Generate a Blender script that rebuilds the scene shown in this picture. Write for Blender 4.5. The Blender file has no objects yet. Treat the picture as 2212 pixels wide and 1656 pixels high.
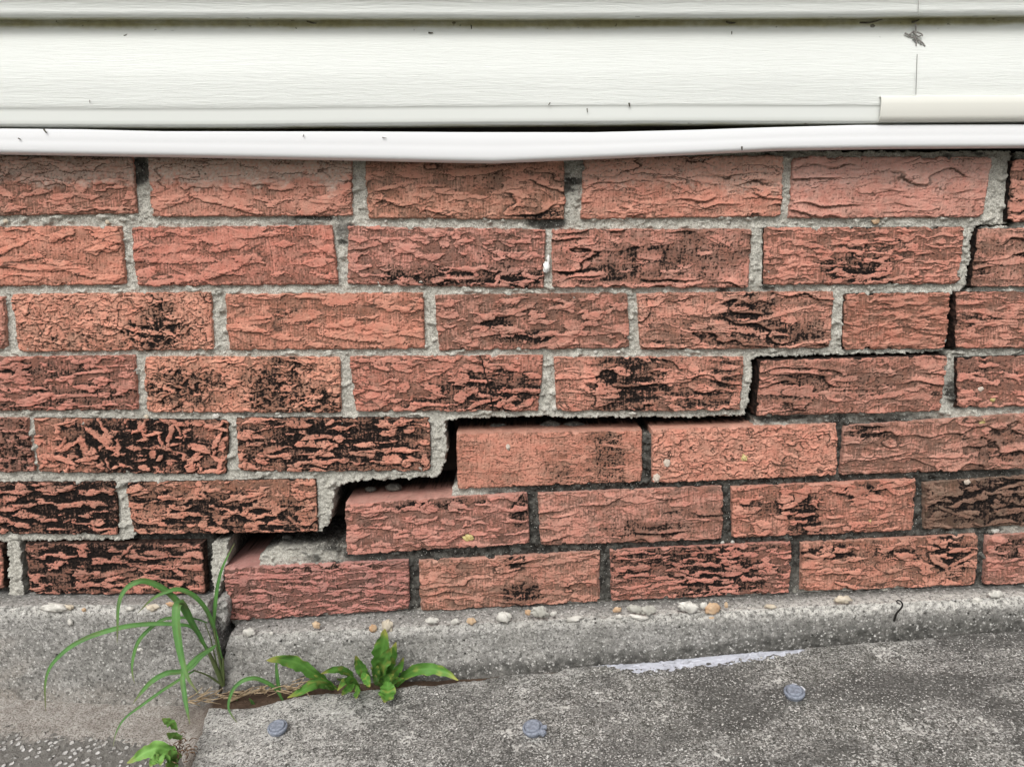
import bpy, math, random
import numpy as np
from mathutils import Vector

random.seed(7)
SC = bpy.context.scene
COL = SC.collection

# ------------------------------------------------------------------ camera
PITCH = math.radians(11.0)
FOC = 1596.8                    # focal length in units of a 2211-wide picture
DIST = 0.72                     # camera to wall face
CAMZ = 0.443
cam = bpy.data.cameras.new('camera')
cam.sensor_width = 36.0
cam.lens = 36.0 * FOC / 2211.0
cam.clip_start = 0.01
cam.clip_end = 500
camo = bpy.data.objects.new('camera', cam)
camo.location = (0, -DIST, CAMZ)
camo.rotation_euler = (math.radians(90) - PITCH, 0, 0)
COL.objects.link(camo)
SC.camera = camo

# ------------------------------------------------------------------ light
SUN_EL, SUN_ROT = math.radians(58), math.radians(200)
w = bpy.data.worlds.new('World')
SC.world = w
w.use_nodes = True
nt = w.node_tree
bg = nt.nodes['Background']
sky = nt.nodes.new('ShaderNodeTexSky')
sky.sky_type = 'NISHITA'
sky.sun_disc = False
sky.sun_elevation = SUN_EL
sky.sun_rotation = SUN_ROT
sky.air_density = 1.0
sky.dust_density = 6.0
sky.ozone_density = 1.0
hs = nt.nodes.new('ShaderNodeHueSaturation')
hs.inputs['Saturation'].default_value = 0.22      # overcast: the sky is nearly colourless
nt.links.new(sky.outputs[0], hs.inputs['Color'])
nt.links.new(hs.outputs[0], bg.inputs['Color'])
bg.inputs['Strength'].default_value = 0.13
sun = bpy.data.lights.new('sun', 'SUN')
sun.energy = 1.3
sun.angle = math.radians(27)
sun.color = (1.0, 0.965, 0.92)
suno = bpy.data.objects.new('sun', sun)
COL.objects.link(suno)
# direction towards the sun: in front of the wall, a little to the left
sd = Vector((-0.28, -0.74, 0.86)).normalized()
suno.rotation_euler = sd.to_track_quat('Z', 'Y').to_euler()
sky.sun_rotation = math.atan2(sd.x, sd.y)
sky.sun_elevation = math.asin(sd.z)
SC.view_settings.view_transform = 'Standard'
SC.view_settings.look = 'None'
SC.view_settings.gamma = 1
SC.view_settings.exposure = 0.14

# ------------------------------------------------------------------ helpers
CP, SP = math.cos(PITCH), math.sin(PITCH)

def unproj(px, py, y=0.0):
    """point of the photograph (2211 wide) -> world X, Z on the vertical plane Y=y"""
    px = np.asarray(px, float); py = np.asarray(py, float); y = np.asarray(y, float)
    u = (px - 1105.5) / FOC; v = (py - 828.0) / FOC
    t = (y + DIST) / (CP - v * SP)
    return u * t, CAMZ - t * (SP + v * CP)

def W(px, py, y=0.0):
    x, z = unproj(px, py, y)
    return Vector((float(x), float(y), float(z)))

def smooth(a, b, x):
    t = np.clip((x - a) / (b - a), 0, 1)
    return t * t * (3 - 2 * t)

def _hash(ix, iy, seed):
    h = (ix.astype(np.int64) * 374761393 + iy.astype(np.int64) * 668265263 + int(seed) * 1274126177) & 0xffffffff
    h = ((h ^ (h >> 13)) * 1274126177) & 0xffffffff
    h = h ^ (h >> 16)
    return (h & 0xffff).astype(np.float64) / 65535.0

def noise(x, y, seed=0):
    """gradient noise about -0.7..0.7"""
    x = np.asarray(x, float); y = np.asarray(y, float)
    x, y = np.broadcast_arrays(x, y)
    ix = np.floor(x); iy = np.floor(y)
    fx = x - ix; fy = y - iy
    def g(ox, oy):
        a = _hash(ix + ox, iy + oy, seed) * 2 * np.pi
        return np.cos(a) * (fx - ox) + np.sin(a) * (fy - oy)
    ux = fx * fx * fx * (fx * (fx * 6 - 15) + 10); uy = fy * fy * fy * (fy * (fy * 6 - 15) + 10)
    a = g(0, 0) * (1 - ux) + g(1, 0) * ux
    b = g(0, 1) * (1 - ux) + g(1, 1) * ux
    return (a * (1 - uy) + b * uy) * 1.4

def fbm(x, y, seed=0, n=4):
    s = 0; a = 1.0; t = 0
    for i in range(n):
        s = s + a * noise(x * 2 ** i, y * 2 ** i, seed + i * 31); t += a; a *= .5
    return s / t * 1.4

def blur(h, rx, ry):
    for ax, r in ((1, rx), (0, ry)):
        r = max(1, int(r))
        pad = [(0, 0), (0, 0)]; pad[ax] = (r + 1, r)
        c = np.cumsum(np.pad(h, pad, mode='edge'), axis=ax)
        n = h.shape[ax]
        a = np.take(c, np.arange(2 * r + 1, 2 * r + 1 + n), axis=ax)
        b = np.take(c, np.arange(0, n), axis=ax)
        h = (a - b) / (2 * r + 1)
    return h

def mesh_np(name, verts, quads, mat, attrs=None, tris=None, smooth_shade=True):
    me = bpy.data.meshes.new(name)
    verts = np.asarray(verts, np.float32)
    quads = np.asarray(quads, np.int32).reshape(-1, 4)
    nt_ = 0 if tris is None else len(tris)
    me.vertices.add(len(verts))
    me.vertices.foreach_set('co', verts.ravel())
    li = quads.ravel()
    starts = np.arange(len(quads)) * 4
    if nt_:
        tr = np.asarray(tris, np.int32).reshape(-1, 3)
        starts = np.concatenate([starts, len(li) + np.arange(nt_) * 3])
        li = np.concatenate([li, tr.ravel()])
    me.loops.add(len(li))
    me.loops.foreach_set('vertex_index', li.astype(np.int32))
    me.polygons.add(len(quads) + nt_)
    me.polygons.foreach_set('loop_start', starts.astype(np.int32))
    me.update(calc_edges=True)
    me.validate()
    me.polygons.foreach_set('use_smooth', np.full(len(me.polygons), smooth_shade))
    for k, a in (attrs or {}).items():
        a = np.asarray(a, np.float32)
        if a.ndim == 1:
            at = me.attributes.new(k, 'FLOAT', 'POINT'); at.data.foreach_set('value', a)
        else:
            if a.shape[1] == 3:
                a = np.concatenate([a, np.ones((len(a), 1), np.float32)], 1)
            at = me.attributes.new(k, 'FLOAT_COLOR', 'POINT'); at.data.foreach_set('color', a.ravel())
    me.materials.append(mat)
    return me

def link(name, me, parent=None):
    o = bpy.data.objects.new(name, me); COL.objects.link(o)
    if parent is not None:
        o.parent = parent
    return o

def thing(name, label, cat, loc=(0, 0, 0), group=None):
    o = bpy.data.objects.new(name, None); COL.objects.link(o)
    o.location = loc; o.empty_display_size = 0.02
    tag(o, label, cat, group)
    return o

def tag(o, label, cat, group=None):
    o['label'] = label; o['category'] = cat
    if group: o['group'] = group
    return o

def structure(o):
    o['kind'] = 'structure'
    return o

def grid_quads(nr, nc, off=0):
    i = np.arange(nr * nc).reshape(nr, nc) + off
    return np.stack([i[:-1, :-1], i[:-1, 1:], i[1:, 1:], i[1:, :-1]], -1).reshape(-1, 4)

class Buf:
    """collects numpy pieces that become one mesh"""
    def __init__(s): s.v = []; s.q = []; s.a = {}; s.n = 0
    def add(s, v, q, **attrs):
        v = np.asarray(v, float).reshape(-1, 3)
        s.v.append(v); s.q.append(np.asarray(q).reshape(-1, 4) + s.n); s.n += len(v)
        for k, a in attrs.items(): s.a.setdefault(k, []).append(np.asarray(a, float))
    def build(s, name, mat, parent=None, origin=(0, 0, 0), sm=True):
        v = np.concatenate(s.v) - np.asarray(origin, float)
        at = {k: np.concatenate(a) for k, a in s.a.items()}
        return link(name, mesh_np(name, v, np.concatenate(s.q), mat, at, smooth_shade=sm), parent)

# ------------------------------------------------------------------ node helper
class N:
    def __init__(s, name):
        s.m = bpy.data.materials.new(name); s.m.use_nodes = True
        s.t = s.m.node_tree; s.t.nodes.clear()
        s.out = s.t.nodes.new('ShaderNodeOutputMaterial')
        s.b = s.t.nodes.new('ShaderNodeBsdfPrincipled')
        s.t.links.new(s.b.outputs[0], s.out.inputs[0])
        s.tc = s.t.nodes.new('ShaderNodeTexCoord')
    def set(s, sock, v):
        if hasattr(v, 'is_output'): s.t.links.new(v, sock)
        elif isinstance(v, (tuple, list)) and len(v) == 3 and sock.type == 'RGBA': sock.default_value = (*v, 1)
        else: sock.default_value = v
    def coord(s, sx=1, sy=1, sz=1):
        m = s.t.nodes.new('ShaderNodeMapping'); m.inputs['Scale'].default_value = (sx, sy, sz)
        s.t.links.new(s.tc.outputs['Object'], m.inputs[0]); return m.outputs[0]
    def noise(s, scale, detail=4, rough=.55, vec=None, dist=0):
        n = s.t.nodes.new('ShaderNodeTexNoise')
        n.inputs['Scale'].default_value = scale; n.inputs['Detail'].default_value = detail
        n.inputs['Roughness'].default_value = rough; n.inputs['Distortion'].default_value = dist
        s.t.links.new(vec or s.tc.outputs['Object'], n.inputs['Vector'])
        return n.outputs['Fac']
    def voro(s, scale, out='Distance', vec=None, rnd=1.0):
        n = s.t.nodes.new('ShaderNodeTexVoronoi'); n.inputs['Scale'].default_value = scale
        n.inputs['Randomness'].default_value = rnd
        s.t.links.new(vec or s.tc.outputs['Object'], n.inputs['Vector'])
        return n.outputs[out]
    def ramp(s, x, a, b, lo=0.0, hi=1.0):
        n = s.t.nodes.new('ShaderNodeMapRange'); n.interpolation_type = 'SMOOTHSTEP'
        s.set(n.inputs[0], x)
        for i, v in zip((1, 2, 3, 4), (a, b, lo, hi)): s.set(n.inputs[i], v)
        return n.outputs[0]
    def math(s, op, a, b=0.0, clamp=False):
        n = s.t.nodes.new('ShaderNodeMath'); n.operation = op; n.use_clamp = clamp
        s.set(n.inputs[0], a); s.set(n.inputs[1], b); return n.outputs[0]
    def mix(s, f, a, b, mode='MIX'):
        n = s.t.nodes.new('ShaderNodeMix'); n.data_type = 'RGBA'; n.blend_type = mode
        s.set(n.inputs[0], f); s.set(n.inputs[6], a); s.set(n.inputs[7], b); return n.outputs[2]
    def attr(s, name, ch=None):
        n = s.t.nodes.new('ShaderNodeAttribute'); n.attribute_name = name
        if ch is None: return n.outputs['Fac']
        if ch == 'c': return n.outputs['Color']
        if not hasattr(s, '_sep'): s._sep = {}
        if name not in s._sep:
            p = s.t.nodes.new('ShaderNodeSeparateColor'); s.t.links.new(n.outputs['Color'], p.inputs[0]); s._sep[name] = p
        return s._sep[name].outputs[ch]
    def bump(s, h, dist, strength=1.0):
        n = s.t.nodes.new('ShaderNodeBump'); n.inputs['Distance'].default_value = dist
        n.inputs['Strength'].default_value = strength
        s.set(n.inputs['Height'], h)
        if s.b.inputs['Normal'].is_linked: pass
        s.t.links.new(n.outputs[0], s.b.inputs['Normal']); return n
    def fin(s, col, rough=.85, spec=.3):
        s.set(s.b.inputs['Base Color'], col); s.set(s.b.inputs['Roughness'], rough)
        s.b.inputs['Specular IOR Level'].default_value = spec
        return s.m

def mat_brick():
    n = N('fired_clay')
    al, di, pa = n.attr('mask', 0), n.attr('mask', 1), n.attr('mask', 2)
    big = n.noise(28, 3); fine = n.noise(420, 3, .65); med = n.noise(110, 4, .6)
    light = n.mix(n.ramp(big, .3, .7), (.56, .250, .192), (.49, .202, .152))
    light = n.mix(n.ramp(med, .35, .7, 0, .55), light, (.61, .335, .26))
    dark = n.mix(n.ramp(med, .3, .7), (.225, .108, .076), (.135, .078, .060))
    c = n.mix(n.math('ADD', di, n.ramp(fine, .5, .8, -.1, .22), True), light, dark)
    c = n.mix(n.ramp(fine, .66, .74, 0, .5), c, (.16, .08, .055))
    c = n.mix(pa, c, n.mix(fine, (.60, .49, .43), (.46, .40, .35)))
    dust = n.noise(55, 5, .65, n.coord(1, 1, 1.6))
    c = n.mix(n.ramp(dust, .46, .70, 0, .50), c, n.mix(fine, (.30, .165, .125), (.36, .23, .18)))
    t = n.attr('tone', 'c')
    c = n.mix(1.0, c, t, 'MULTIPLY')
    blk = n.mix(n.ramp(fine, .4, .75), (.007, .006, .006), (.030, .020, .016))
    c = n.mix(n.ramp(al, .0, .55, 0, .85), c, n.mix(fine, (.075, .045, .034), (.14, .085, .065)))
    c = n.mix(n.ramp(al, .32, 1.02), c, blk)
    n.bump(n.math('ADD', n.math('MULTIPLY', fine, .6), n.noise(1100, 2)), .0006, .7)
    return n.fin(c, .95, .12)

def mat_mortar():
    n = N('mortar')
    dk = n.attr('dark')
    g = n.noise(900, 3, .7); m = n.noise(160, 4, .6); b = n.noise(30, 3)
    c = n.mix(n.ramp(m, .3, .7), (.43, .42, .37), (.65, .635, .57))
    c = n.mix(n.ramp(g, .38, .55), n.mix(.7, c, (.20, .19, .165)), c)
    c = n.mix(n.ramp(n.noise(430, 2, .6), .60, .72, 0, .6), c, (.17, .165, .15))
    c = n.mix(n.ramp(n.noise(380, 2, .6), .62, .70, 0, .55), c, (.72, .71, .66))
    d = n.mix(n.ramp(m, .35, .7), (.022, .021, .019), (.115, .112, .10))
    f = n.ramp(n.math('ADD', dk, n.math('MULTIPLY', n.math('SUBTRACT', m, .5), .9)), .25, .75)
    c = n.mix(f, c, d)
    sp = n.math('MULTIPLY', n.ramp(n.voro(520, 'Distance'), .16, .26, 1, 0), n.ramp(n.noise(330, 1), .5, .6))
    c = n.mix(n.math('MULTIPLY', sp, .75), c, (.66, .65, .60))
    n.bump(n.math('ADD', g, n.math('MULTIPLY', m, 1.2)), .0012, .9)
    return n.fin(c, .95, .15)

def mat_footing():
    n = N('footing_concrete')
    lt, br = n.attr('mask', 0), n.attr('mask', 1)
    dk = n.attr('mask', 2)
    g = n.noise(800, 3, .7); m = n.noise(150, 5, .65); b = n.noise(22, 4)
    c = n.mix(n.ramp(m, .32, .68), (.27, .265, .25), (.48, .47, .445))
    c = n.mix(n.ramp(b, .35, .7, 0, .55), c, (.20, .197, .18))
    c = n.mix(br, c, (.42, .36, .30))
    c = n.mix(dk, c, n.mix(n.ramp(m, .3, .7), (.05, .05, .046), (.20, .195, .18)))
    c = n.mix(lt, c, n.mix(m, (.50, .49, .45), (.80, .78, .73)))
    c = n.mix(n.ramp(n.noise(330, 4, .75), .38, .50, .8, 0), c, (.085, .083, .076))
    c = n.mix(n.ramp(n.noise(300, 2, .65), .58, .70, 0, .6), c, (.62, .61, .58))
    c = n.mix(n.ramp(g, .36, .52, .5, 0), c, (.09, .088, .08))
    v = n.voro(260, 'Distance'); r = n.noise(240, 0)
    c = n.mix(n.math('MULTIPLY', n.ramp(v, .20, .34, .85, 0), n.ramp(r, .52, .60)), c, (.62, .61, .58))
    pits = n.math('MULTIPLY', n.ramp(n.voro(120), .10, .17, 1, 0), n.ramp(n.noise(90, 1), .57, .62))
    c = n.mix(n.math('MULTIPLY', pits, .9), c, (.04, .04, .036))
    n.bump(n.math('SUBTRACT', n.math('ADD', g, m), n.math('MULTIPLY', pits, 2)), .0014, .9)
    return n.fin(c, .95, .15)

def mat_slab():
    n = N('mossy_concrete')
    lt, pt, gr = n.attr('mask', 0), n.attr('mask', 1), n.attr('mask', 2)
    g = n.noise(620, 3, .7); m = n.noise(120, 5, .7); b = n.noise(16, 4, .6)
    dark = n.mix(n.ramp(b, .35, .65), (.120, .118, .110), (.128, .122, .116))
    dark = n.mix(n.ramp(n.noise(9, 3), .45, .65), dark, (.115, .114, .100))
    c = n.mix(n.ramp(m, .35, .72), dark, (.31, .305, .285))
    lite = n.mix(n.ramp(m, .3, .7), (.36, .355, .335), (.56, .55, .52))
    f = n.ramp(n.math('ADD', lt, n.math('MULTIPLY', n.math('SUBTRACT', m, .5), 1.3)), .3, .75)
    c = n.mix(f, c, lite)
    c = n.mix(n.ramp(n.noise(380, 4, .75), .40, .52, .85, 0), c, (.04, .039, .034))
    # pale worn grains, thick in some patches
    dens = n.ramp(n.noise(26, 6, .72), .38, .62, .40, .95)
    r = n.noise(330, 4, .72)
    spk = n.ramp(n.math('SUBTRACT', r, n.math('SUBTRACT', 1.02, n.math('MULTIPLY', dens, .56))), -.02, .04)
    c = n.mix(n.math('MULTIPLY', spk, .9), c, (.70, .69, .65))
    fine = n.math('MULTIPLY', n.ramp(n.noise(560, 3, .7), .54, .61), n.ramp(n.noise(40, 5, .7), .38, .6, .35, 1.0))
    c = n.mix(n.math('MULTIPLY', fine, .9), c, (.66, .65, .62))
    c = n.mix(n.math('MULTIPLY', gr, .74), c, n.mix(m, (.045, .044, .041), (.12, .118, .11)))
    s1 = n.noise(400, 2, .5); s2 = n.noise(520, 1, .5, n.coord(1, 1.0, 1))
    c = n.mix(n.ramp(s1, .30, .40, .75, 0), c, (.035, .034, .030))
    c = n.mix(n.math('MULTIPLY', n.ramp(s2, .60, .67), n.ramp(n.noise(35, 4, .7), .36, .6, .35, 1.0)), c, (.68, .67, .64))
    paint = n.ramp(n.math('ADD', pt, n.math('MULTIPLY', n.math('SUBTRACT', n.noise(420, 4, .7), .5), 1.2)), .40, .55)
    c = n.mix(paint, c, (.62, .645, .72))
    n.bump(n.math('ADD', n.math('ADD', g, m), n.math('MULTIPLY', spk, .8)), .0016, .9)
    return n.fin(c, .95, .15)

def mat_aggregate():
    n = N('exposed_aggregate')
    so = n.attr('mask', 0)
    g = n.noise(700, 3, .7); m = n.noise(90, 4, .65)
    c = n.mix(m, (.13, .125, .115), (.25, .24, .22))
    vec = n.coord(1, .8, 1)
    v = n.voro(190, 'Distance', vec); r = n.voro(190, 'Color', vec)
    sep = n.t.nodes.new('ShaderNodeSeparateColor'); n.t.links.new(r, sep.inputs[0])
    peb = n.math('MULTIPLY', n.ramp(v, .30, .45, 1, 0), n.ramp(sep.outputs[0], .32, .38))
    pc = n.mix(sep.outputs[1], (.48, .47, .45), (.78, .77, .75))
    c = n.mix(n.math('MULTIPLY', peb, n.ramp(so, .2, .7, .95, 0)), c, pc)
    soil = n.mix(n.ramp(m, .3, .7), (.34, .315, .285), (.50, .475, .44))
    soil = n.mix(n.ramp(g, .38, .55, .6, 0), soil, (.16, .12, .09))
    c = n.mix(n.ramp(n.math('ADD', so, n.math('MULTIPLY', n.math('SUBTRACT', m, .5), .8)), .3, .65), c, soil)
    n.bump(n.math('ADD', n.math('MULTIPLY', peb, 1.5), g), .0016, .9)
    return n.fin(c, .95, .15)

def mat_soil():
    n = N('sandy_soil')
    dk = n.attr('mask', 0)
    g = n.noise(600, 4, .75); m = n.noise(80, 4, .65)
    c = n.mix(n.ramp(m, .3, .7), (.34, .315, .285), (.50, .475, .44))
    c = n.mix(dk, c, n.mix(m, (.05, .036, .026), (.15, .10, .07)))
    c = n.mix(n.ramp(g, .38, .55, .75, 0), c, (.09, .065, .048))
    n.bump(n.math('ADD', g, m), .002, .9)
    return n.fin(c, 1.0, .1)

def mat_vinyl(name, colr, grain=True, algae=True):
    n = N(name)
    m = n.noise(7, 3, .5, n.coord(.5, 1, 2))
    c = n.mix(n.ramp(m, .3, .7), colr, tuple(v * .965 for v in colr))
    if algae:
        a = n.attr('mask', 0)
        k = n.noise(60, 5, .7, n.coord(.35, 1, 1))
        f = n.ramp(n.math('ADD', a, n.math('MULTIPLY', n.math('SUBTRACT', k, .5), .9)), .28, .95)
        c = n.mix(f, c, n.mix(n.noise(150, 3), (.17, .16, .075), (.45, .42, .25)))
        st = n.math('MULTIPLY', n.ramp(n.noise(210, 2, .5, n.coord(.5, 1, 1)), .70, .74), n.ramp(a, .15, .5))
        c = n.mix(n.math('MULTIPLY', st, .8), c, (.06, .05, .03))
    if grain:
        gm = n.attr('mask', 1)
        gv = n.coord(1, 6, 12)
        w1 = n.noise(22, 5, .68, n.coord(1.0, 8, 16), .9)
        w2 = n.noise(60, 3, .6, n.coord(.8, 8, 14), .3)
        h = n.math('MULTIPLY', gm, n.math('ADD', n.ramp(w1, .40, .60), n.math('MULTIPLY', n.ramp(w2, .35, .65), .7)))
        n.bump(h, .0007, .32)
    return n.fin(c, .6, .25)

def mat_plain(name, c1, c2, scale=80, rough=.6, spec=.3, bump=.0005):
    n = N(name)
    m = n.noise(scale, 4, .6)
    n.bump(n.noise(scale * 4, 3), bump, .6)
    return n.fin(n.mix(n.ramp(m, .3, .7), c1, c2), rough, spec)

def mat_leaf(name, c1, c2, tip=None):
    n = N(name)
    m = n.noise(60, 3)
    c = n.mix(n.ramp(m, .3, .7), c1, c2)
    c = n.mix(n.attr('rib'), c, tuple(min(1, v * 1.7 + .02) for v in c2))
    if tip is not None: c = n.mix(n.attr('tip'), c, tip)
    n.b.inputs['Transmission Weight'].default_value = 0
    n.b.inputs['Subsurface Weight'].default_value = .15
    n.b.inputs['Subsurface Radius'].default_value = (.002, .004, .001)
    n.bump(n.noise(500, 2, .5), .0004, .5)
    return n.fin(c, .58, .28)

M_BRICK, M_MORT, M_FOOT, M_SLAB, M_AGG, M_SOIL = mat_brick(), mat_mortar(), mat_footing(), mat_slab(), mat_aggregate(), mat_soil()
M_VINYL = mat_vinyl('cream_vinyl', (.665, .69, .665))
M_TRIM = mat_vinyl('white_trim_vinyl', (.70, .712, .725), grain=False)
M_COVER = mat_vinyl('ivory_vinyl', (.66, .66, .61), grain=False)
M_BACK = mat_plain('dark_cavity_block', (.05, .045, .04), (.10, .075, .06), 40, .95)
M_BOARD = mat_plain('dark_sheathing', (.05, .045, .04), (.08, .07, .06), 40, .95)

# ------------------------------------------------------------------ siding
XL, XR = -1.9, 1.9
def lerp_px(pts):
    p = np.array(pts, float)
    return lambda x: np.interp(x, p[:, 0], p[:, 1])

def prof_sheet(xs, rows, mask_fn, name, mat, parent, seed=1, wob=.0006, thick=.0012):
    """rows: list of (Y, pixel-y function of pixel-x, algae, grain). Builds a bent sheet with thickness."""
    xs = np.asarray(xs); v = []; ma = []
    # pixel x that belongs to a world x, taken on the siding plane
    for (Y, fy, al, gr) in rows:
        px = 1105.5 + xs * FOC / (DIST * 1.03)
        for _ in range(4):
            py = fy(np.clip(px, -40, 2260))
            X, Z = unproj(px, py, Y)
            px = px + (xs - X) * FOC / DIST
        Yv = Y + wob * noise(xs * 4.0, np.full_like(xs, Z.mean() * 9), seed) 
        v.append(np.stack([xs, Yv, Z], -1)); ma.append(np.stack([np.full_like(xs, al), np.full_like(xs, gr), 0 * xs], -1))
    v = np.array(v); ma = np.array(ma); R, Cn = v.shape[:2]
    b = Buf()
    f = grid_quads(R, Cn)[:, ::-1]
    b.add(v, f, mask=ma.reshape(-1, 3))
    vb = v.copy(); vb[..., 1] += thick
    b.add(vb, grid_quads(R, Cn), mask=ma.reshape(-1, 3))
    for f_, k_ in ((v[:, 0], vb[:, 0]), (v[::-1, -1], vb[::-1, -1]), (v[0, ::-1], vb[0, ::-1]), (v[-1], vb[-1])):
        st_ = np.stack([f_, k_]); n_ = f_.shape[0]
        b.add(st_.reshape(-1, 3), grid_quads(2, n_), mask=np.tile(np.array((.3, 0, 0)), (2 * n_, 1)))
    return b.build(name, mat, parent)

def xsamp(a, b, step=.006):
    return np.linspace(a, b, max(2, int((b - a) / step)))

seam_x = float(unproj(1979, 100, -.025)[0])
siding = thing('siding_wall', 'cream white horizontal vinyl siding above the brick wall', 'siding', (0, 0, .6))
S0 = np.array((0, 0, .6))
def cst(v): return lambda x: np.full_like(np.asarray(x, float), v)
butt = lerp_px([(0, 37), (1105, 38), (1700, 36), (2211, 31)])
def off(f, d): return lambda x: f(x) + d
lipb = lerp_px([(-40, 272.5), (0, 272.5), (250, 273.5), (500, 273), (720, 270), (1100, 267), (1434, 265), (1900, 266), (2260, 262)])
def course_lower(x0, x1, dy, name='siding_panel'):
    rows = []
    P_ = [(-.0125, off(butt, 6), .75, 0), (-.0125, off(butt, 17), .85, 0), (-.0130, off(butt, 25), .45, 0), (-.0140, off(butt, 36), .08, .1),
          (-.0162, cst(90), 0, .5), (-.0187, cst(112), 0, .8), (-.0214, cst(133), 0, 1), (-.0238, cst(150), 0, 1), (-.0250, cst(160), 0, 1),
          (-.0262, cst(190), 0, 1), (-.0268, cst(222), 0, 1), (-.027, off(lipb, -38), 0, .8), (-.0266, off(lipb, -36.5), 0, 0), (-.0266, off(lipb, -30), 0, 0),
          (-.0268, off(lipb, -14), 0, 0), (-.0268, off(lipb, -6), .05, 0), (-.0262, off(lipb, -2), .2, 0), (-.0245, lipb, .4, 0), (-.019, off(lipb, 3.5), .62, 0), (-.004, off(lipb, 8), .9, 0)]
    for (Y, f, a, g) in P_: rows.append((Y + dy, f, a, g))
    o = prof_sheet(xsamp(x0, x1), rows, None, name, M_VINYL, None)
    return o
def course_upper(x0, x1, dy, name='siding_panel'):
    rows = []
    for k in range(7, -1, -1):
        d = -236.0 * k
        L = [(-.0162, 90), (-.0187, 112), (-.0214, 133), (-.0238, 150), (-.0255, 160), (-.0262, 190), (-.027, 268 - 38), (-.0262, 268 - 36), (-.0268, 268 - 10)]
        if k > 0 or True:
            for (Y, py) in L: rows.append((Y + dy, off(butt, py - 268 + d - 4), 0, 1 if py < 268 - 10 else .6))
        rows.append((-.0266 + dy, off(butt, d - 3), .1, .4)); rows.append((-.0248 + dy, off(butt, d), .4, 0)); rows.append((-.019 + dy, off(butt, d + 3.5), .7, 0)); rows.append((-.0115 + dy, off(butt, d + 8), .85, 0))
        if k: rows.append((-.0130 + dy, off(butt, d + 24), .4, 0))
    return prof_sheet(xsamp(x0, x1), rows, None, name, M_VINYL, None)
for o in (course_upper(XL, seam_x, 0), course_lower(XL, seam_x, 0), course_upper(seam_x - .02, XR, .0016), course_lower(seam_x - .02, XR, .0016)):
    o.parent = siding; o.location = -S0
def boxm(x0, x1, y0, y1, z0, z1):
    v = [(x, y, z) for x in (x0, x1) for y in (y0, y1) for z in (z0, z1)]
    q = [(0, 1, 3, 2), (4, 6, 7, 5), (0, 4, 5, 1), (2, 3, 7, 6), (0, 2, 6, 4), (1, 5, 7, 3)]
    return v, q
zt = unproj(1105, 330, 0)[1]
b = Buf(); b.add(*boxm(XL, XR, .004, .12, float(zt) + .004, 1.62)); b.build('backing_board', M_BOARD, siding, S0, sm=False)

# bowed white trim below the siding
t_top = lerp_px([(-40, 278), (0, 278), (176, 279.5), (351, 284), (777, 284.5), (998, 286), (1279, 286), (1494, 281), (1645, 276), (1855, 270.6), (2260, 269)])
t_bot = lerp_px([(-40, 332), (0, 332.5), (400, 339), (777, 346), (998, 351), (1068, 352), (1209, 346), (1494, 333.5), (1680, 324.5), (1900, 321), (2260, 318.5)])
def frac(f0, f1, k): return lambda x: f0(x) * (1 - k) + f1(x) * k
rows = [(-.006, off(t_top, 3), .5, 0), (-.020, off(t_top, 1), .2, 0), (-.0248, t_top, .08, 0), (-.0260, off(t_top, 1.5), 0, 0), (-.0264, off(t_top, 4), 0, 0), (-.0270, frac(t_top, t_bot, .40), 0, 0),
        (-.0270, frac(t_top, t_bot, .50), 0, 0), (-.0273, frac(t_top, t_bot, .55), 0, 0), (-.0275, frac(t_top, t_bot, .80), 0, 0), (-.0270, frac(t_top, t_bot, .90), 0, 0), (-.0255, frac(t_top, t_bot, .96), 0, 0),
        (-.0222, t_bot, .05, 0), (-.014, off(t_bot, 1.5), .2, 0), (-.006, off(t_bot, 1), .3, 0)]
o = prof_sheet(xsamp(XL, XR, .004), rows, None, 'sill_trim', M_TRIM, None, seed=5, wob=.0012)
tag(o, 'bright white trim strip bowed downward between siding and bricks', 'trim')
# short cover strip on the right
c_top = lerp_px([(1900, 208.5), (2000, 207.5), (2260, 206)])
c_bot = lerp_px([(1900, 263.5), (2000, 263.5), (2260, 261.5)])
rows = [(-.0262, off(c_top, 2), .1, 0), (-.0292, c_top, .0, 0), (-.031, off(c_top, 3), 0, 0), (-.0318, frac(c_top, c_bot, .3), 0, 0), (-.0318, frac(c_top, c_bot, .75), 0, 0), (-.0308, frac(c_top, c_bot, .92), 0, 0), (-.0285, c_bot, .2, 0), (-.012, off(c_bot, 5), .6, 0)]
o = prof_sheet(xsamp(float(unproj(1901, 235, -.031)[0]), XR, .006), rows, None, 'cover_strip', M_COVER, None, seed=9, wob=.0004)
tag(o, 'short ivory strip lapped over the siding bottom at right', 'trim')

# ------------------------------------------------------------------ bricks
# corners (TL, TR, BR, BL) in photo pixels, section, style, tone, dirt, stain blotches (u, v from top, ru, rv, strength)
BR = {}
def B(id_, sec, tl, tr, br, bl, st, dirt_shade=.4, pale=0., stain=(), tone=(1, 1, 1), crev=.5, notch=()):
    BR[id_] = dict(sec=sec, q=(tl, tr, br, bl), st=st, dirt_shade=dirt_shade, pale=pale, stain=stain, tone=tone, crev=crev, notch=notch)
U, L_ = 'u', 'l'
B('11', U, (-148, 336), (286, 337), (295, 461), (-140, 467), 'flake', .5, .75, ())
B('12', U, (317, 338), (759, 338), (761, 466), (327, 468), 'smear', .35, .85, ())
B('13', U, (788, 338), (1219, 338), (1219, 474), (794, 471), 'ledge', .45, .12, ((.62, .3, .18, .5, .3), (.9, .95, .12, .12, 1.0)), (.96, .985, .94), .6)
B('14', U, (1260, 338), (1694, 336), (1685, 467), (1253, 473), 'ledge', .3, .45, (), (1, 1, .98), .5)
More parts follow.
